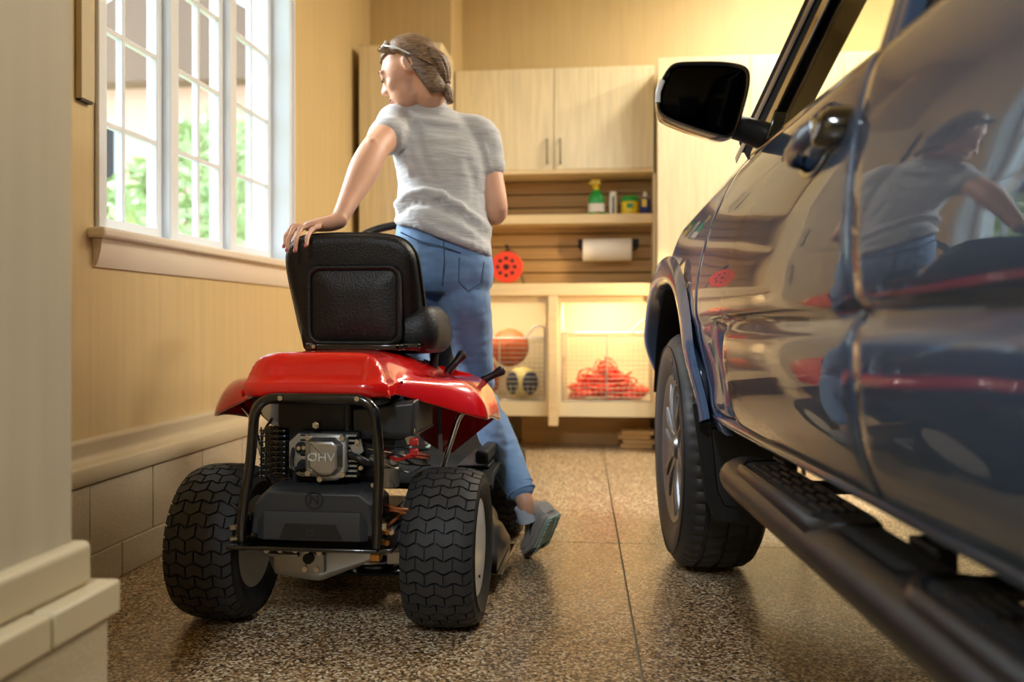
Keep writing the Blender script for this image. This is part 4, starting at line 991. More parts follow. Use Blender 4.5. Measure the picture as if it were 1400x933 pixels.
    def pane(poly, nm, par): return MB().prism(poly, .012, .016, lambda p, q, h: T(GS(p, q) + h, p, q, side)).build(nm, 'car_glass', par, 0, 30)
    pane(WF, 'window_glass', door)
    WRr = [(1.20, BELT + .005), (1.20, 1.61), (.62, 1.60), (.50, 1.50), (.42, BELT + .005)]
    pane(WRr, 'window_glass', rdoor)
    def bar(pts, wdt, nm, mt, par, out=-.004, dep=.03):
        mb = MB(); rings = []
        P_ = [Vector(p) for p in pts]
        for i, p in enumerate(P_):
            d = (P_[min(i + 1, len(P_) - 1)] - P_[max(i - 1, 0)]).normalized(); n_ = Vector((-d.y, d.x))
            w0, w1 = wdt if isinstance(wdt, tuple) else (wdt / 2, wdt / 2)
            a, b = p + n_ * w0, p - n_ * w1
            rings.append([T(GS(*a) + out, a.x, a.y, side), T(GS(*b) + out, b.x, b.y, side), T(GS(*b) + dep, b.x, b.y, side), T(GS(*a) + dep, a.x, a.y, side)])
        return mb.loft(rings).build(nm, mt, par, .004, 40)
    bar([(2.085, BELT - .01), (1.79, 1.405), (1.55, 1.585), (1.45, 1.628), (1.25, 1.64)], .055, 'window_frame', 'black_gloss', door, 0, .03)
    bar([(1.268, BELT), (1.262, 1.63)], (.012, .028), 'door_post', 'paint', door)
    bar([(1.235, 1.64), (1.235, BELT)], (.012, .012), 'door_post', 'paint', rdoor)
    bar([(1.24, 1.64), (.62, 1.635), (.46, 1.52), (.37, BELT)], .05, 'window_frame', 'black_gloss', rdoor, 0, .03)
    bar([(2.06, BELT + .004), (1.28, BELT + .004)], .012, 'belt_strip', 'chrome', door, -.004, .012)
    bar([(1.22, BELT + .004), (.40, BELT + .004)], .012, 'belt_strip', 'black_gloss', rdoor, -.004, .012)
    MB().prism([(2.09, BELT), (1.95, BELT), (1.95, 1.24), (2.0, 1.235)], -.002, .03, lambda p, q, h: T(GS(p, q) + h, p, q, side)).build('mirror_sail', 'black_gloss', door, .003)
    # A pillar: outer painted strip, deep dark trim inside it
    pl = [(2.22, 1.17), (1.86, 1.44), (1.60, 1.63), (1.48, 1.69)]
    def ap(i, j):
        t, z = pl[i]; o_ = [(-.0, .0), (-.0, .03), (.02, .055), (.055, .06)][j]; return T(GS(t, z - .03) + o_[0] + .004, t + o_[1] * .6, z + o_[1] * .6, side)
    MB().grid(3, 3, ap).build('roof_pillar', 'paint', tk_, 0, 60)
    rg = []
    for t, z in ((2.12, 1.15), (1.80, 1.40), (1.56, 1.59), (1.45, 1.65)):
        b = GS(t, z); rg.append([T(b + .012, t - .02, z - .02, side), T(b + .008, t + .13, z + .075, side), T(b + .085, t + .10, z + .07, side), T(b + .085, t - .0, z + .0, side)])
    MB().loft(rg).build('pillar_trim', 'interior', tk_, .01)
    MB().loft([[T(GS(1.2, z) + .02, t, z, side) for t in (1.21, 1.30)] + [T(GS(1.2, z) + .07, t, z, side) for t in (1.30, 1.21)] for z in (BELT - .1, 1.64)]).build('center_pillar_trim', 'interior', tk_)
    # door inner trims
    MB().loft([[T(.56, .4, z, side), T(.56, 2.1, z, side), T(.52, 2.1, z, side), T(.52, .4, z, side)] for z in (.56, 1.15)]).build('inner_door_trim', 'interior', tk_)
    # door handles
    for (tc, par) in ((1.385, door), (.50, rdoor)):
        h = empty('door_handle', (0, 0, 0)); h.parent = tk_
        bs = S(tc, 1.058)
        cupo = [(tc + .018 + .075 * cos(a), 1.045 + .036 * sin(a)) for a in [2 * pi * i / 28 for i in range(28)]]
        MB().pillow(cupo, [(.02, 0), (-.003, 0), (-.005, .003), (-.001, .012), (.003, .03)], lambda p, q, hh: T(S(p, q) + hh, p, q, side)).build('recess_shade', 'black_gloss', h, 0, 60)  # black disc paints the dark hollow behind the grip
        gp = [(tc + .105, 1.043), (tc + .07, 1.048), (tc + .02, 1.054), (tc - .03, 1.060), (tc - .075, 1.066)]
        rr_ = [.010, .015, .016, .017, .016]; outs = [.008, -.026, -.036, -.038, -.030]
        MB().tube(spline([tuple(T(S(p, q) + o_, p, q, side)) for (p, q), o_ in zip(gp, outs)], 5), [sinterp(i / 20, [(0, .009), (.2, .014), (.5, .016), (.8, .019), (1, .016)]) for i in range(21)], 14, flat=((1, 0, 0), .62)).build('grip', 'paint', h, 0, 60)
        cap = [(tc - .085 + .032 * cos(a), 1.064 + .030 * sin(a)) for a in [2 * pi * i / 20 for i in range(20)]]
        MB().pillow(cap, [(.01, 0), (-.028, .002), (-.036, .008), (-.038, .018)], lambda p, q, hh: T(S(p, q) + hh, p, q, side)).build('black_end_piece', 'black_gloss', h, 0, 50)
        lk = T(S(tc - .07, 1.066) - .040, tc - .072, 1.068, side); ax_ = Vector((-1 if side == 0 else 1, .15, 0))
        MB().lathe([(-.012, .012), (.001, .012), (.002, .009), (-.002, .008)], 18, lk, ax_, (0, 0, 1)).build('lock', 'chrome', h); MB().lathe([(-.004, .0082), (-.001, .0079), (-.001, .001)], 14, lk, ax_, (0, 0, 1)).build('keyhole', 'trim_black', h)
    # side mirror
    sm_ = empty('side_mirror', (0, 0, 0)); sm_.parent = tk_
    tm = 1.95
    mo_px = [(898, 150), (897, 132), (903, 112), (913, 95), (924, 88), (945, 86.5), (985, 87), (1010, 91), (1020, 97), (1023, 108), (1021, 128), (1014, 155), (1009, 172), (1003, 184), (994, 190), (980, 189), (950, 180), (918, 168), (903, 159)]
    mo_ = [((p - 740) / 1250 * tm, .79 + (440 - q) / 1250 * tm) for p, q in mo_px]
    mo_ = [tuple(p) for p in spline(mo_ + [mo_[0]], 3)[:-1]]
    MB().pillow(mo_, [(.012, .016), (.002, .010), (-.004, .004), (-.002, .0), (.02, -.001), (.06, .006), (.095, .022), (.115, .045), (.12, .06)], lambda p, q, h: T(p, tm + h, q - h * .08, side)).build('housing', 'black_gloss', sm_, 0, 50)
    gl_ = MB().pillow(mo_, [(.004, .012), (-.0012, .0135), (-.0015, .02)], lambda p, q, h: T(p, tm + h - (p - .32) * .10 * (-.0) - (q - 1.27) * .0, q, side)); gl_.build('mirror_glass', 'mirror', sm_, 0, 30)
    MB().tube([T(*((px_ - 740) / 1250 * tm, tm - .002, .79 + (440 - py_) / 1250 * tm), side) for px_, py_ in ((905, 112), (899, 128), (898.5, 142))], .006, 8).build('turn_signal', 'amber', sm_)
    MB().tube([T(.40, 1.985, 1.215, side), T(.44, 2.0, 1.208, side), T(.485, 2.01, 1.195, side), T(.51, 2.01, 1.19, side)], [.03, .032, .036, .036], 12, flat=((0, 0, 1), .85)).build('arm', 'trim_black', sm_)
    # running board
    rbd = empty('running_board', (0, 0, 0)); rbd.parent = tk_
    def rtube(i, j):
        t = [-.1, .3, .7, 1.1, 1.5, 1.8, 1.98, 2.06, 2.10, 2.125, 2.135][i]; k = [1, 1, 1, 1, 1, 1, 1, .97, .85, .6, .2][i]; a = 2 * pi * j / 20
        return T(.455 + (.03 if i > 6 else 0) * (i - 6) / 4 + .066 * k * cos(a), t, .447 + .044 * k * sin(a), side)
    MB().grid(10, 20, rtube).build('step_tube', 'board_black', rbd, 0, 60)
    for (t0, t1) in ((1.36, 1.985), (.42, 1.10)):
        n_ = 9; po = []
        outl = [(.402, t0 + .04), (.425, t0), (.50, t0 - .01), (.512, t0 + .03), (.512, t1 - .02), (.50, t1), (.44, t1 - .0), (.408, t1 - .06)]
        outl = [tuple(p[:2]) for p in round_path([(p[0], p[1], 0) for p in outl + [outl[0]]], .02, 3)][:-1]
        pad = MB().pillow(outl, [(.455, -.004), (.478, -.003), (.488, .0), (.494, .006), (.4945, .012), (.4925, .016)], lambda p, q, h: T(p, q, h, side)).build('step_pad', 'board_black', rbd, 0, 40)
        inn = [(.422, t0 + .06), (.44, t0 + .03), (.495, t0 + .025), (.502, t0 + .05), (.502, t1 - .03), (.45, t1 - .03), (.425, t1 - .07)]
        MB().pillow(inn, [(.490, 0), (.4935, .002), (.4935, .004)], lambda p, q, h: T(p, q, h, side)).build('grip_surface', 'grip', pad)
        rb_ = MB()
        for k in range(6):
            q0 = t0 + .07 + k * (t1 - t0 - .16) / 6; L_ = (t1 - t0 - .16) / 6 - .018
            for s0 in (.434, .452, .470, .488): rb_.bb(T(s0 - .0035, q0, .492, side), T(s0 + .0035, q0 + L_, .4985, side))
        rb_.tube([T(.414, t0 + .05, .494, side), T(.414, t1 - .09, .494, side), T(.43, t1 - .045, .494, side), T(.50, t1 - .02, .494, side)], .003, 6)
        rb_.build('raised_ribs', 'board_black', pad, .001)
    MB().grid(6, 1, lambda i, j: T(.425 + .07 * j, lerp(1.11, 1.345, i / 6), .4915, side)).build('grip_strip', 'grip', rbd)
    for t in (1.22, 1.95, .35):
        MB().bb(T(.47, t - .03, .43, side), T(.78, t + .03, .45, side)).bb(T(.50, t - .045, .45, side), T(.53, t + .045, .50, side)).build('bracket', 'trim_black', rbd, .004)
# hood, scuttle, roof, glass, interior, underbody
def hood(i, j):
    u = i / 24; t = lerp(2.28, 3.80, u); x = lerp(-1, 1, j / 24)
    z0 = fender_z(t); z = z0 + .055 * (1 - abs(x) ** 2.4) - .02 * max(0, u - .8) * 5
    return T(1.33 + x * (1.33 - S(t, z0) + .0), t, z)
MB().grid(24, 24, hood).build('hood', 'paint', tk_, 0, 60)
MB().bb(T(.62, 2.12, 1.16), T(2.04, 2.30, 1.19)).build('scuttle', 'trim_black', tk_)
MB().tube([T(.545, 2.03, 1.30), T(.60, 2.08, 1.262), T(.75, 2.14, 1.235)], .007, 6).build('wiper', 'trim_black', tk_)
def wsf(i, j): 
    v = i / 8; x = lerp(-1, 1, j / 12); t = lerp(2.20, 1.48, v) + .10 * (1 - x * x) ; z = lerp(1.19, 1.69, v); return T(1.33 + x * (1.33 - GS(t, z) - .05), t, z)
ws = MB().grid(8, 12, wsf).build('windshield', 'car_glass', tk_, 0, 60)
def roof(i, j):
    u = i / 14; t = lerp(1.50, .42, u); x = lerp(-1, 1, j / 20); ax_ = abs(x)
    return T(1.33 + x * (1.33 - GS(t, 1.64) + .0), t, 1.635 + .125 * (1 - ax_ ** 4) - .03 * (1 - smooth(0, .2, u)) - .03 * smooth(.8, 1, u))
ro = MB().grid(14, 20, roof).build('roof', 'paint', tk_, 0, 60); rs = ro.modifiers.new('t', 'SOLIDIFY'); rs.thickness = .02
MB().bb(T(.44, .30, .56), T(2.22, .325, 1.18)).build('cab_rear_panel', 'paint', tk_)
MB().bb(T(.60, .33, 1.18), T(2.06, .335, 1.62)).build('rear_window', 'car_glass', tk_)
for s in (.47, 2.09): MB().bb(T(s, .32, 1.17), T(s + .12, .42, 1.64)).build('rear_pillar', 'paint', tk_)
MB().loft([[T(.56, t, z0), T(2.10, t, z0), T(2.10, t, z1), T(.56, t, z1)] for t, z0, z1 in ((1.80, .8, 1.12), (1.95, .7, 1.19), (2.30, .6, 1.17))]).build('dashboard', 'interior', tk_, .02)
MB().tube([T(.86 + .18 * cos(a), 1.70 + .07 * sin(a), 1.08 + .165 * sin(a)) for a in [2 * pi * i / 32 for i in range(32)]], .014, 8, loop=True).tube([T(.86, 1.70, 1.08), T(.86, 1.9, 1.02)], .03, 8).build('steering_wheel', 'interior', tk_)
for x0 in (.72, 1.44):
    se = empty('cab_seat', (0, 0, 0)); se.parent = tk_
    MB().bb(T(x0, 1.15, .72), T(x0 + .5, 1.65, .88)).build('seat_base', 'interior', se, .05)
    MB().loft([[T(x0 + .02, t, z), T(x0 + .48, t, z), T(x0 + .46, t - .12, z), T(x0 + .04, t - .12, z)] for t, z in ((1.2, .85), (1.1, 1.2), (1.05, 1.40))]).build('seat_back', 'interior', se, .04)
    MB().bb(T(x0 + .13, .93, 1.42), T(x0 + .37, 1.03, 1.58)).build('headrest', 'interior', se, .03)
MB().bb(T(.62, .6, .80), T(2.04, .95, .92)).bb(T(.62, .42, .9), T(2.04, .58, 1.35)).build('rear_bench', 'interior', tk_, .04)
MB().bb(T(.60, .32, .53), T(2.06, 2.45, .56)).build('floor_pan', 'interior', tk_)
MB().bb(T(.72, -1.4, .42), T(.82, 3.7, .52)).build('chassis_rail', 'trim_black', tk_, .01); MB().bb(T(1.84, -1.4, .42), T(1.94, 3.7, .52)).build('chassis_rail', 'trim_black', tk_, .01)
MB().bb(T(.85, 2.55, .45), T(1.81, 3.6, 1.0)).build('engine_bay', 'interior', tk_)
MB().bb(T(.50, -1.44, .58), T(2.16, .29, .66)).build('bed_floor', 'trim_black', tk_); MB().bb(T(.45, -1.47, .56), T(2.21, -1.44, 1.2)).build('tailgate', 'paint', tk_, .01)
MB().loft([[T(s, t, z) for s, t in ((.50, 3.66), (.58, 3.80), (1.0, 3.87), (1.66, 3.87), (2.08, 3.80), (2.16, 3.66))] for z in (.46, .50, .78, .82)]).build('front_bumper', 'paint', tk_, .02)
gr_ = MB().loft([[T(s, t, z) for s, t in ((.84, 3.70), (.84, 3.81), (1.33, 3.84), (1.82, 3.81), (1.82, 3.70))] for z in (.80, 1.14)]).build('grille', 'trim_black', tk_, .01)
for i in range(5): MB().bb(T(.86, 3.835, .84 + i * .06), T(1.80, 3.85, .86 + i * .06)).build('grille_bar', 'chrome', gr_, .004)
for s in (.56, 1.84): MB().loft([[T(s, t, z), T(s + .26, t + .03, z), T(s + .26, t - .08, z), T(s, t - .12, z)] for t, z in ((3.76, .94), (3.78, 1.02), (3.74, 1.12))]).build('headlight', 'glasses', tk_, .01)
# wheels
def truck_wheel(loc, flip):
    e = empty('wheel', loc, pi if flip else 0); e.parent = tk_
    tread = {7, 8, 9, 10, 11, 12, 13, 14, 15, 16, 17, 18, 19, 20}
    prof = [(.040, .222), (.026, .238), (.012, .256), (.003, .285), (.001, .310), (.006, .335), (.020, .357), (.034, .368), (.040, .3715), (.064, .374), (.066, .365), (.076, .365), (.078, .3755), (.122, .377), (.124, .367), (.134, .367), (.136, .377), (.180, .3755), (.182, .365), (.192, .365), (.194, .374), (.22, .3715), (.24, .358), (.257, .33), (.262, .29), (.25, .255), (.235, .238), (.225, .222)]
    def md(i, j):
        a, r = prof[j]
        if 7 <= j <= 9 or 20 <= j <= 22: return -.006 if (i + (j > 12)) % 4 == 0 else 0
        if j in (12, 13, 16, 17): return -.006 if (i + (j % 2)) % 5 == 0 else 0
        return 0
    ty = MB().lathe(prof, 240, (0, 0, 0), (1, 0, 0), (0, 0, 1), md, True).build('tire', 'rubber_truck', e, 0, 35)
    MB().tube([(.0035, .348 * cos(a) * .955, .348 * sin(a) * .955) for a in [2 * pi * i / 90 for i in range(90)]], .002, 5, loop=True).build('sidewall_rib', 'rubber_truck', ty)
    lt = MB()
    for ch, ph in (('T', 20), ('O', 31), ('Y', 42.5), ('O', 54)):
        vs, fs = text_geo(ch, .062, .0035); a = R(ph); r0 = .292
        rt, up = Vector((0, -cos(a), -sin(a))), Vector((0, -sin(a), cos(a))); nm = Vector((-1, 0, 0))
        lt.add([up * r0 + rt * p.x + up * p.y + nm * p.z + Vector((.0010, 0, 0)) for p in vs], fs)
    lt.build('lettering', 'lettering', ty, 0, 30)
    MB().lathe([(.232, .222), (.225, .234), (.215, .222), (.10, .200), (.06, .208), (.045, .220), (.030, .228), (.024, .238), (.017, .238), (.018, .226), (.030, .214)], 64, (0, 0, 0), (1, 0, 0), (0, 0, 1)).build('rim_barrel', 'alloy', e, 0, 50)
    MB().lathe([(.09, .19), (.10, .10), (.095, .001)], 48, (0, 0, 0), (1, 0, 0), (0, 0, 1)).build('brake_drum', 'dark', e, 0, 50)
    for k in range(6):
        a0 = 2 * pi * k / 6 + .2; sp = MB(); pk_ = MB()
        for sg in (-1, 1):
            rings = []
            for r, wd, x, off in ((.045, .024, .030, .018), (.08, .020, .024, .021), (.12, .018, .019, .026), (.165, .019, .019, .033), (.222, .026, .025, .044)):
                rd = Vector((0, sin(a0), cos(a0))); tg = Vector((0, cos(a0), -sin(a0))); c = rd * r + tg * sg * off
                rings.append([c + tg * wd * q * .5 + Vector((x + dx, 0, 0)) for q, dx in ((-1, .006), (-.7, 0), (.7, 0), (1, .006), (.8, .035), (-.8, .035))])
            sp.loft(rings)
        sp.build('spoke', 'alloy', e, .001, 40)
        rd = Vector((0, sin(a0), cos(a0))); tg = Vector((0, cos(a0), -sin(a0)))
        pk_.loft([[rd * r + tg * q + Vector((x, 0, 0)) for q, x in ((-off, .036), (off, .036), (off, .06), (-off, .06))] for r, off in ((.05, .016), (.217, .042))]).build('spoke_pocket', 'alloy_dark', e)
        b = a0 + pi / 6
        MB().cyl((.045, sin(b) * .055, cos(b) * .055), (.03, sin(b) * .055, cos(b) * .055), .010, n=6).build('lug_nut', 'chrome', e)
    MB().lathe([(.06, .048), (.036, .046), (.026, .034), (.020, .030), (.018, .001)], 32, (0, 0, 0), (1, 0, 0), (0, 0, 1)).build('hub_cap', 'alloy', e, 0, 40)
    return e
mat('lettering', srgb(104, 106, 112), .5)
truck_wheel((0, 0, .377), False)
def copy_wheel(src, loc, rz):
    c = src.copy(); COL.objects.link(c); c.location = loc; c.rotation_euler = (0, 0, rz)
    for ch in src.children:
        d = ch.copy(); COL.objects.link(d); d.parent = c
        for g in ch.children:
            h = g.copy(); COL.objects.link(h); h.parent = d
w0 = [o for o in tk_.children if o.name.startswith('wheel') and o.type == 'EMPTY'][0]
copy_wheel(w0, (0, -3.236, .377), 0); copy_wheel(w0, (1.84, 0, .377), pi); copy_wheel(w0, (1.84, -3.236, .377), pi)

# ------------------------------------------------------------------ cabinets along the back wall
def bar_handle(x, y, z0, z1, parent):
    MB().tube(round_path([(x, y, z0), (x, y - .028, z0), (x, y - .028, z1), (x, y, z1)], .012), .006, 8).build('handle', 'bracket', parent)
# tall cabinet at the left corner
tc = thing('tall_cabinet', 'tall maple cabinet in the left corner beside the window wall', 'cabinet', (-1.262, 5.51, 0))
MB().bb((-.25, -.19, .1), (.25, .205, 2.44)).build('body', 'maple', tc, .003)
for z0, z1 in ((.12, 1.3), (1.305, 2.43)):
    dd = MB().bb((-.247, -.21, z0), (.247, -.191, z1)).build('door', 'maple', tc, .003)
    bar_handle(.205, -.21, z0 + (.9 if z0 < 1 else .1), z0 + (1.05 if z0 < 1 else .25), dd)
MB().bb((-.24, -.15, 0), (.24, .2, .1)).build('plinth', 'maple_edge', tc)
# tall cabinet at the right behind the truck
tr = thing('tall_cabinet', 'tall maple cabinet standing behind the truck mirror', 'cabinet', (.79, 5.8, 0))
MB().bb((-.53, -.28, .1), (.53, .35, 2.36)).build('body', 'maple', tr, .003)
for x0, x1 in ((-.535, -.002), (.002, .535)):
    dd = MB().bb((x0, -.3, .11), (x1, -.281, 2.36)).build('door', 'maple', tr, .003)
    bar_handle(-.05 if x0 < -.1 else .05, -.3, 1.0, 1.16, dd)
MB().bb((-.5, -.24, 0), (.5, .34, .1)).build('plinth', 'maple_edge', tr)
tr2 = thing('tall_cabinet', 'tall maple cabinet in the far corner behind the truck cab', 'cabinet', (1.84, 5.8, 0))
MB().bb((-.51, -.28, .1), (.5, .35, 2.36)).build('body', 'maple', tr2, .003)
for x0, x1 in ((-.51, -.002), (.002, .5)):
    dd = MB().bb((x0, -.3, .11), (x1, -.281, 2.36)).build('door', 'maple', tr2, .003)
    bar_handle(-.05 if x0 < -.1 else .05, -.3, 1.0, 1.16, dd)
MB().bb((-.48, -.24, 0), (.48, .34, .1)).build('plinth', 'maple_edge', tr2)
# wall cabinet with two doors
uc = thing('wall_cabinet', 'two-door maple wall cabinet hung above the shelf', 'cabinet', (-.386, 6.15, 1.756))
MB().bb((-.633, -.328, 0), (.633, 0, .645)).build('body', 'maple', uc, .002)
MB().bb((-.633, -.35, -.025), (.633, -.0, -.001)).build('light_rail', 'maple_edge', uc, .002)
for x0, x1, hx in ((-.633, .001, -.038), (.006, .633, .046)):
    dd = MB().bb((x0, -.35, .0), (x1, -.33, .645)).build('door', 'maple', uc, .003)
    bar_handle(hx, -.35, .04, .19, dd)
# slatted panel behind the counter
sp = thing('slat_panel', 'slatted wooden wall panel between wall cabinet and countertop', 'panel', (-.386, 6.155, 1.03))
MB().bb((-.635, -.012, 0), (.635, 0, .7)).build('backing', 'slat_groove', sp)
for i in range(8):
    MB().bb((-.635, -.03, .004 + i * .0875), (.635, -.012, .004 + i * .0875 + .0795)).build('slat', 'plank', sp, .005)
# shelf with its end panel
sh = thing('wall_shelf', 'thick maple shelf on the slatted panel holding bottles', 'shelf', (-.386, 6.12, 1.417))
MB().bb((-.632, -.272, 0), (.628, .003, .06)).build('board', 'maple_edge', sh, .004)
ep = thing('end_panel', 'narrow maple end panel closing the right side of the shelf niche', 'panel', (.246, 5.99, 1.03))
MB().bb((-.003, -.16, 0), (.011, .16, .7)).build('panel', 'maple', ep)
# counter and base units
ct = thing('countertop', 'long thick maple countertop below the slatted panel', 'countertop', (-.386, 5.86, .946))
MB().bb((-.635, -.31, 0), (.64, .3, .076)).build('slab', 'maple_edge', ct, .006, 40, 3)
def base_unit(x0, x1, label):
    t = thing('base_cabinet', label, 'cabinet', ((x0 + x1) / 2, 5.86, .21)); hx = (x1 - x0) / 2
    MB().bb((-hx, -.27, 0), (hx, .29, .09)).build('bottom', 'cab_white', t, .002)
    MB().bb((-hx, .27, .09), (hx, .29, .735)).build('back_panel', 'cab_white', t)
    for s in (-1, 1): MB().bb((s * hx - (.018 if s > 0 else 0), -.27, .09), (s * hx + (.018 if s < 0 else 0), .27, .735)).build('side_panel', 'cab_white', t)
    MB().bb((-hx + .018, -.27, .695), (hx - .018, -.255, .735)).build('top_rail', 'maple_edge', t)
    return t
base_unit(-1.02, -.402, 'open base cabinet with balls, left of the wooden post')
base_unit(-.340, .254, 'open base cabinet with orange cords, right of the wooden post')
ps = thing('support_post', 'pale wooden post holding up the countertop between two base cabinets', 'post', (-.371, 5.58, 0))
MB().bb((-.029, -.03, .154), (.029, .03, .945)).build('post', 'maple_edge', ps, .004)
MB().bb((-.6, 5.95, .0), (.23, 6.0, .205)).xf(Matrix.Identity(4)).build('cabinet_plinth', 'plank')
tag(bpy.data.objects['cabinet_plinth'], 'low wooden plinth set back under the base cabinets', 'plinth')
# pull-out wire baskets
def basket(x0, x1, h, label):
    t = thing('wire_basket', label, 'basket', ((x0 + x1) / 2, 5.84, .302)); hx = (x1 - x0) / 2; y0, y1 = -.245, .235
    f = MB()
    for z in (.004, h): f.tube(round_path([(-hx, y0, z), (hx, y0, z), (hx, y1, z), (-hx, y1, z), (-hx, y0 + .001, z)], .02), .005, 6)
    for sx in (-1, 1):
        for y in (y0, y1): f.cyl((sx * hx, y, 0), (sx * hx, y, h), .005, n=6)
    f.cyl((0, y0, 0), (0, y0, h), .005, n=6)
    f.build('frame', 'wire', t)
    wq = MB(); n = int(h / .028)
    for i in range(1, n):
        z = h * i / n
        wq.tube([(-hx, y0, z), (hx, y0, z), (hx, y1, z), (-hx, y1, z)], .0018, 4, loop=True)
    for i in range(1, 16):
        x = lerp(-hx, hx, i / 16); wq.tube([(x, y0, .1), (x, y0, .004), (x, y1, .004), (x, y1, h)], .0016, 4)
    for i in range(1, 8):
        y = lerp(y0, y1, i / 8); wq.tube([(-hx, y, h), (-hx, y, .004), (hx, y, .004), (hx, y, h)], .0016, 4)
    tag(wq.build('wire_mesh', 'wire', t), kind='stuff')
    MB().tube(round_path([(hx - .12, y0 - .003, h), (hx - .06, y0 - .003, h + .075), (hx + .0, y0 - .003, h + .075), (hx, y0, h)], .02), .006, 6).build('front_rail', 'wire', t)
    for s in (-1, 1): MB().bb((s * (hx + .004) - .003, y0, h * .55), (s * (hx + .004) + .003, y1, h * .55 + .03)).build('slide', 'bracket', t)
basket(-.985, -.425, .385, 'wire pull-out basket with the balls, left of the wooden post')
basket(-.318, .225, .42, 'wire pull-out basket heaped with orange cord, right of the wooden post')
# balls
bb_ = thing('basketball', 'brown orange basketball in the left wire basket', 'ball', (-.665, 5.80, .505))
b_ = MB().ball((0, 0, .12), .12, 32, 20).build('cover', 'ball_orange', bb_, 0, 180)
sm = MB()
for M in (Matrix.Identity(3), Matrix.Rotation(R(90), 3, 'X'), Matrix.Rotation(R(90), 3, 'Y')):
    sm.tube([M @ Vector((.119 * cos(a), .119 * sin(a), 0)) + Vector((0, 0, .12)) for a in [2 * pi * i / 40 for i in range(40)]], .0025, 5, loop=True)
sm.build('seam', 'trim_black', bb_)
vb = thing('volleyball', 'yellow and dark blue volleyball below the basketball in the left basket', 'ball', (-.575, 5.70, .309))
def vpanel(mn):
    q = MB(); c = Vector((0, 0, .1))
    for s in ((1, -1) if mn else (1,)): pass
    return q
MB().ball((0, 0, .1), .1, 32, 20).build('yellow_panel', 'ball_yellow', vb, 0, 180)
for sx in (-1, 1):
    q = MB()
    def pt(i, j, sx=sx):
        th = R(62) * i / 10; ph = 2 * pi * j / 28
        th *= .74; a_ = Vector((sx * .80, -.60, 0)); b_1 = Vector((sx * .60, .80, 0)); d = (a_ * cos(th) + b_1 * sin(th) * cos(ph) + Vector((0, 0, 1)) * sin(th) * sin(ph)).normalized(); return d * .1022 + Vector((0, -.0, .1))
    q.grid(10, 28, pt); q.build('blue_panel', 'ball_navy', vb, 0, 180)
bb2 = thing('basketball', 'dark orange basketball half hidden behind the leg, left in the left basket', 'ball', (-.84, 5.80, .309))
MB().ball((0, 0, .12), .12, 28, 16).build('cover', 'ball_orange', bb2, 0, 180)
# heap of orange extension cords: coils piled in the basket
def cord(x, y, z, r, n, seed, label, spread=.03, tilt=25):
    rnd = random.Random(seed); pts = []; cx = cy = 0; e = Euler((0, 0, 0)); zz = .012
    for k in range(n):
        cx, cy = rnd.uniform(-spread, spread), rnd.uniform(-spread, spread); rr = r * rnd.uniform(.75, 1.15); el = rnd.uniform(.65, 1)
        M = Euler((R(rnd.uniform(-tilt, tilt)), R(rnd.uniform(-tilt, tilt)), R(rnd.uniform(0, 180)))).to_matrix(); zz = .014 + k * .0045
        for i in range(12):
            a = 2 * pi * i / 12; p = M @ Vector((rr * cos(a), rr * el * sin(a), 0)); pts.append((p.x + cx, max(-.22, min(.2, p.y + cy)), max(.007, p.z + zz)))
    o = MB().tube(spline(pts, 2), .0058, 6).build('extension_cord', 'orange', None, 0, 180); o.location = (x, y, z); tag(o, label, 'cord', 'orange extension cords heaped in the basket')
    return o
cord(-.19, 5.73, .312, .095, 12, 3, 'orange extension cord coiled at the left end of the basket', .02, 14)
cord(-.05, 5.73, .312, .10, 13, 5, 'orange extension cord coiled in the middle of the basket', .02, 14)
cord(.10, 5.73, .312, .095, 12, 8, 'orange extension cord coiled at the right end of the basket', .025, 14)
cord(-.12, 5.74, .37, .09, 14, 11, 'orange extension cord lying on top of the heap, left', .02, 34)
cord(.02, 5.74, .37, .09, 14, 14, 'orange extension cord lying on top of the heap, right', .03, 34)
cord(-.05, 5.74, .43, .085, 12, 21, 'orange extension cord crowning the heap with tall loops', .03, 60)
# things on the shelf
SZ = 1.477
def spray_bottle():
    t = thing('spray_bottle', 'green spray bottle with yellow trigger and white label on the shelf', 'bottle', (-.115, 5.94, SZ))
    MB().loft([[Vector((p[0], p[1], z)) for p in rrect(0, 0, hx, hy, min(hx, hy) * .8)] for z, hx, hy in ((0, .05, .032), (.005, .053, .035), (.11, .053, .035), (.135, .045, .03), (.155, .028, .024), (.165, .02, .02))]).build('body', 'green_plastic', t)
    MB().loft([[Vector((p[0], p[1], z)) for p in rrect(0, 0, .0536, .0356, .028)] for z in (.02, .075)]).build('label', 'label_white', t)
    MB().loft([[Vector((p[0], p[1], z)) for p in rrect(.01, 0, .035, .036, .028)] for z in (.012, .022)]).build('label_stripe', 'label_red', t)
    MB().lathe([(0, .019), (.03, .019), (.034, .014)], 16, (0, 0, .163), (0, 0, 1), (1, 0, 0)).build('collar', 'yellow_plastic', t)
    MB().box((-.005, 0, .215), (.062, .026, .034)).box((-.04, 0, .212), (.02, .016, .014)).box((-.02, 0, .19), (.01, .012, .035), Matrix.Rotation(R(-20), 3, 'Y')).build('trigger_head', 'yellow_plastic', t, .004)
spray_bottle()
t = thing('bottle', 'slim white bottle with grey stripe on the shelf beside the spray bottle', 'bottle', (-.008, 5.94, SZ))
MB().lathe([(0, .022), (.004, .026), (.12, .026), (.128, .024)], 20, (0, 0, 0), (0, 0, 1), (1, 0, 0)).build('body', 'white_plastic', t)
MB().lathe([(0, .0235), (.022, .0235), (.025, .02)], 20, (0, 0, .127), (0, 0, 1), (1, 0, 0)).build('cap', 'white_plastic', t)
MB().bb((-.006, -.0275, .01), (.006, -.022, .12)).build('stripe', 'alloy_dark', t)
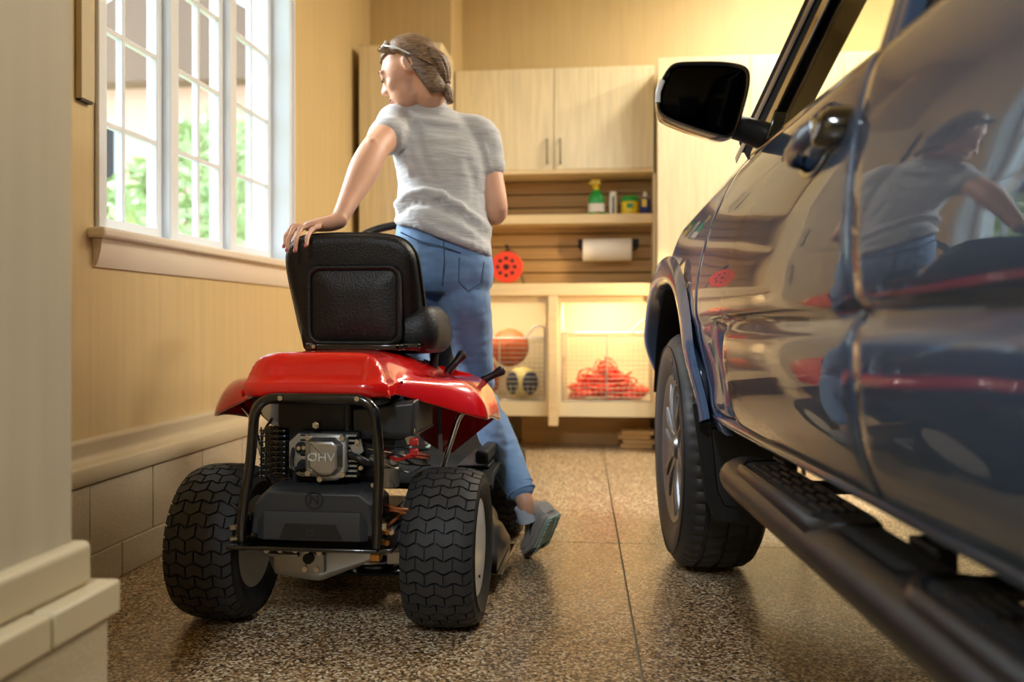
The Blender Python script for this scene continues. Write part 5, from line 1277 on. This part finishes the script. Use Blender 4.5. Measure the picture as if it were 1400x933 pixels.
t = thing('wipes_tub', 'yellow wipes tub with a green lid on the shelf', 'tub', (.099, 5.94, SZ))
MB().lathe([(0, .048), (.005, .054), (.082, .056), (.086, .053)], 24, (0, 0, 0), (0, 0, 1), (1, 0, 0)).build('body', 'yellow_plastic', t)
MB().lathe([(0, .056), (.02, .057), (.035, .05), (.04, .03)], 24, (0, 0, .084), (0, 0, 1), (1, 0, 0)).build('lid', 'green_plastic', t)
MB().bb((-.02, -.0575, .04), (.02, -.05, .07)).build('label', 'green_plastic', t)
t = thing('oil_bottle', 'small dark blue bottle with a yellow label at the shelf end', 'bottle', (.196, 5.94, SZ))
MB().loft([[Vector((p[0], p[1], z)) for p in rrect(0, 0, hx, hy, min(hx, hy) * .7)] for z, hx, hy in ((0, .03, .022), (.004, .034, .025), (.085, .034, .025), (.105, .022, .018), (.115, .013, .013))]).build('body', 'blue_plastic', t)
MB().lathe([(0, .014), (.03, .013), (.034, .008)], 16, (0, 0, .114), (0, 0, 1), (1, 0, 0)).build('cap', 'white_plastic', t)
MB().bb((-.022, -.027, .05), (.01, -.02, .1)).build('label', 'yellow_plastic', t)
# paper towels
t = thing('towel_holder', 'dark metal towel holder screwed to the slatted panel', 'holder', (-.045, 6.124, 1.26))
MB().tube(round_path([(-.175, -.005, .05), (-.175, -.11, 0), (.185, -.11, 0), (.185, -.005, .05)], .02), .006, 8).build('rod', 'trim_black', t)
for x in (-.175, .185): MB().bb((x - .02, -.008, .02), (x + .02, .0, .08)).build('mount', 'trim_black', t)
t = thing('paper_towel_roll', 'white paper towel roll hanging on the holder under the shelf', 'paper roll', (-.047, 6.014, 1.26))
MB().lathe([(-.158, .022), (-.158, .07), (-.154, .074), (.154, .074), (.158, .07), (.158, .022)], 32, (0, 0, 0), (1, 0, 0), (0, 0, 1), closed=True).build('paper', 'paper', t)
MB().lathe([(-.159, .012), (-.159, .022), (.159, .022), (.159, .012)], 20, (0, 0, 0), (1, 0, 0), (0, 0, 1), closed=True).build('core', 'lumber', t)
# cord reel
t = thing('cord_reel', 'orange cord reel with a grey stand on the countertop', 'reel', (-.69, 5.86, 1.022))
MB().lathe([(-.03, .02), (-.03, .098), (-.022, .102), (-.018, .098), (-.018, .02)], 32, (0, 0, .12), (0, 1, 0), (0, 0, 1), closed=True).lathe([(.018, .02), (.018, .098), (.022, .102), (.03, .098), (.03, .02)], 32, (0, 0, .12), (0, 1, 0), (0, 0, 1), closed=True).build('flange', 'orange', t)
MB().lathe([(-.017, .07), (.017, .07)], 24, (0, 0, .12), (0, 1, 0), (0, 0, 1)).build('wound_cord', 'orange', t)
hd = MB()
for k in range(8):
    a = 2 * pi * k / 8
    hd.lathe([(-.0335, .012), (-.029, .012)], 12, (.055 * cos(a), 0, .12 + .055 * sin(a)), (0, 1, 0), (0, 0, 1))
hd.lathe([(-.034, .016), (-.029, .016)], 12, (0, 0, .12), (0, 1, 0), (0, 0, 1)); hd.build('hub_hole', 'trim_black', t)
MB().cyl((0, -.03, .12), (0, .05, .12), .01).cyl((0, .04, .235), (0, 0, .25), .008).tube(round_path([(-.11, .04, .005), (-.06, .04, .2), (0, .04, .235), (.06, .04, .2), (.11, .04, .005)], .03), .009, 8).build('stand', 'bracket', t)
MB().lathe([(-.03, .014), (.03, .014)], 12, (0, 0, .25), (0, 1, 0), (0, 0, 1)).build('grip', 'trim_black', t)
# boards on the floor
for i in range(4):
    dx = (.0, .02, -.015, .01)[i]
    o = MB().box((0, 0, .014), (.20, .14, .026)).build('lumber_board', 'lumber', None, .003)
    o.location = (.135 + dx, 5.80, .0 + i * .028); o.rotation_euler = (0, 0, R((2, -3, 4, -1)[i]))
    tag(o, ['pale board at the bottom of the small stack on the floor', 'pale board second from the bottom of the small stack', 'pale board second from the top of the small stack', 'pale board on top of the small stack on the floor'][i], 'board', 'boards stacked under the right base cabinet')
# added unseen warm lamps: strips under the counter, spot behind the truck wing
ls = thing('added_strip', 'slim unseen strip lamp added as warm fill under the countertop of the right base cabinet', 'light', (-.04, 5.68, .922))
MB().bb((-.22, -.02, 0), (.22, .02, .012)).build('channel', 'white_paint', ls); MB().bb((-.21, -.014, -.004), (.21, .014, 0)).build('diffuser', 'lamp', ls)
area('added_strip_lamp', (-.04, 5.68, .915), (R(35), 0, 0), .42, .03, 11, (1, .78, .45))
ls2 = thing('added_strip', 'slim unseen strip lamp added as warm fill under the countertop of the left base cabinet', 'light', (-.72, 5.68, .922))
MB().bb((-.22, -.02, 0), (.22, .02, .012)).build('channel', 'white_paint', ls2); MB().bb((-.21, -.014, -.004), (.21, .014, 0)).build('diffuser', 'lamp', ls2)
area('added_strip_lamp', (-.72, 5.68, .915), (R(35), 0, 0), .42, .03, 4, (1, .82, .56))
wk = thing('added_spot', 'added yellow spot lamp on a low stand hidden behind the truck wing', 'light', (.95, 4.75, 0))
MB().cyl((0, 0, .01), (0, 0, .95), .012).build('pole', 'trim_black', wk)
for k in range(3):
    MB().cyl((0, 0, .25), (.3 * cos(k * 2.1), .3 * sin(k * 2.1), .01), .01).build('leg', 'trim_black', wk)
MB().box((0, 0, 1.02), (.16, .06, .14)).build('housing', 'yellow_plastic', wk, .01)
sp_ = bpy.data.lights.new('added_spot_lamp', 'SPOT'); sp_.energy = 90; sp_.color = (1, .70, .36); sp_.spot_size = R(40); sp_.spot_blend = .7; sp_.shadow_soft_size = .06  # stands in for a gelled strobe warming the cabinets
so_ = bpy.data.objects.new('added_spot_lamp', sp_); COL.objects.link(so_); so_.location = (.90, 4.80, 1.05)
so_.rotation_euler = (Vector((-.05, 5.6, .90)) - so_.location).to_track_quat('-Z', 'Y').to_euler()
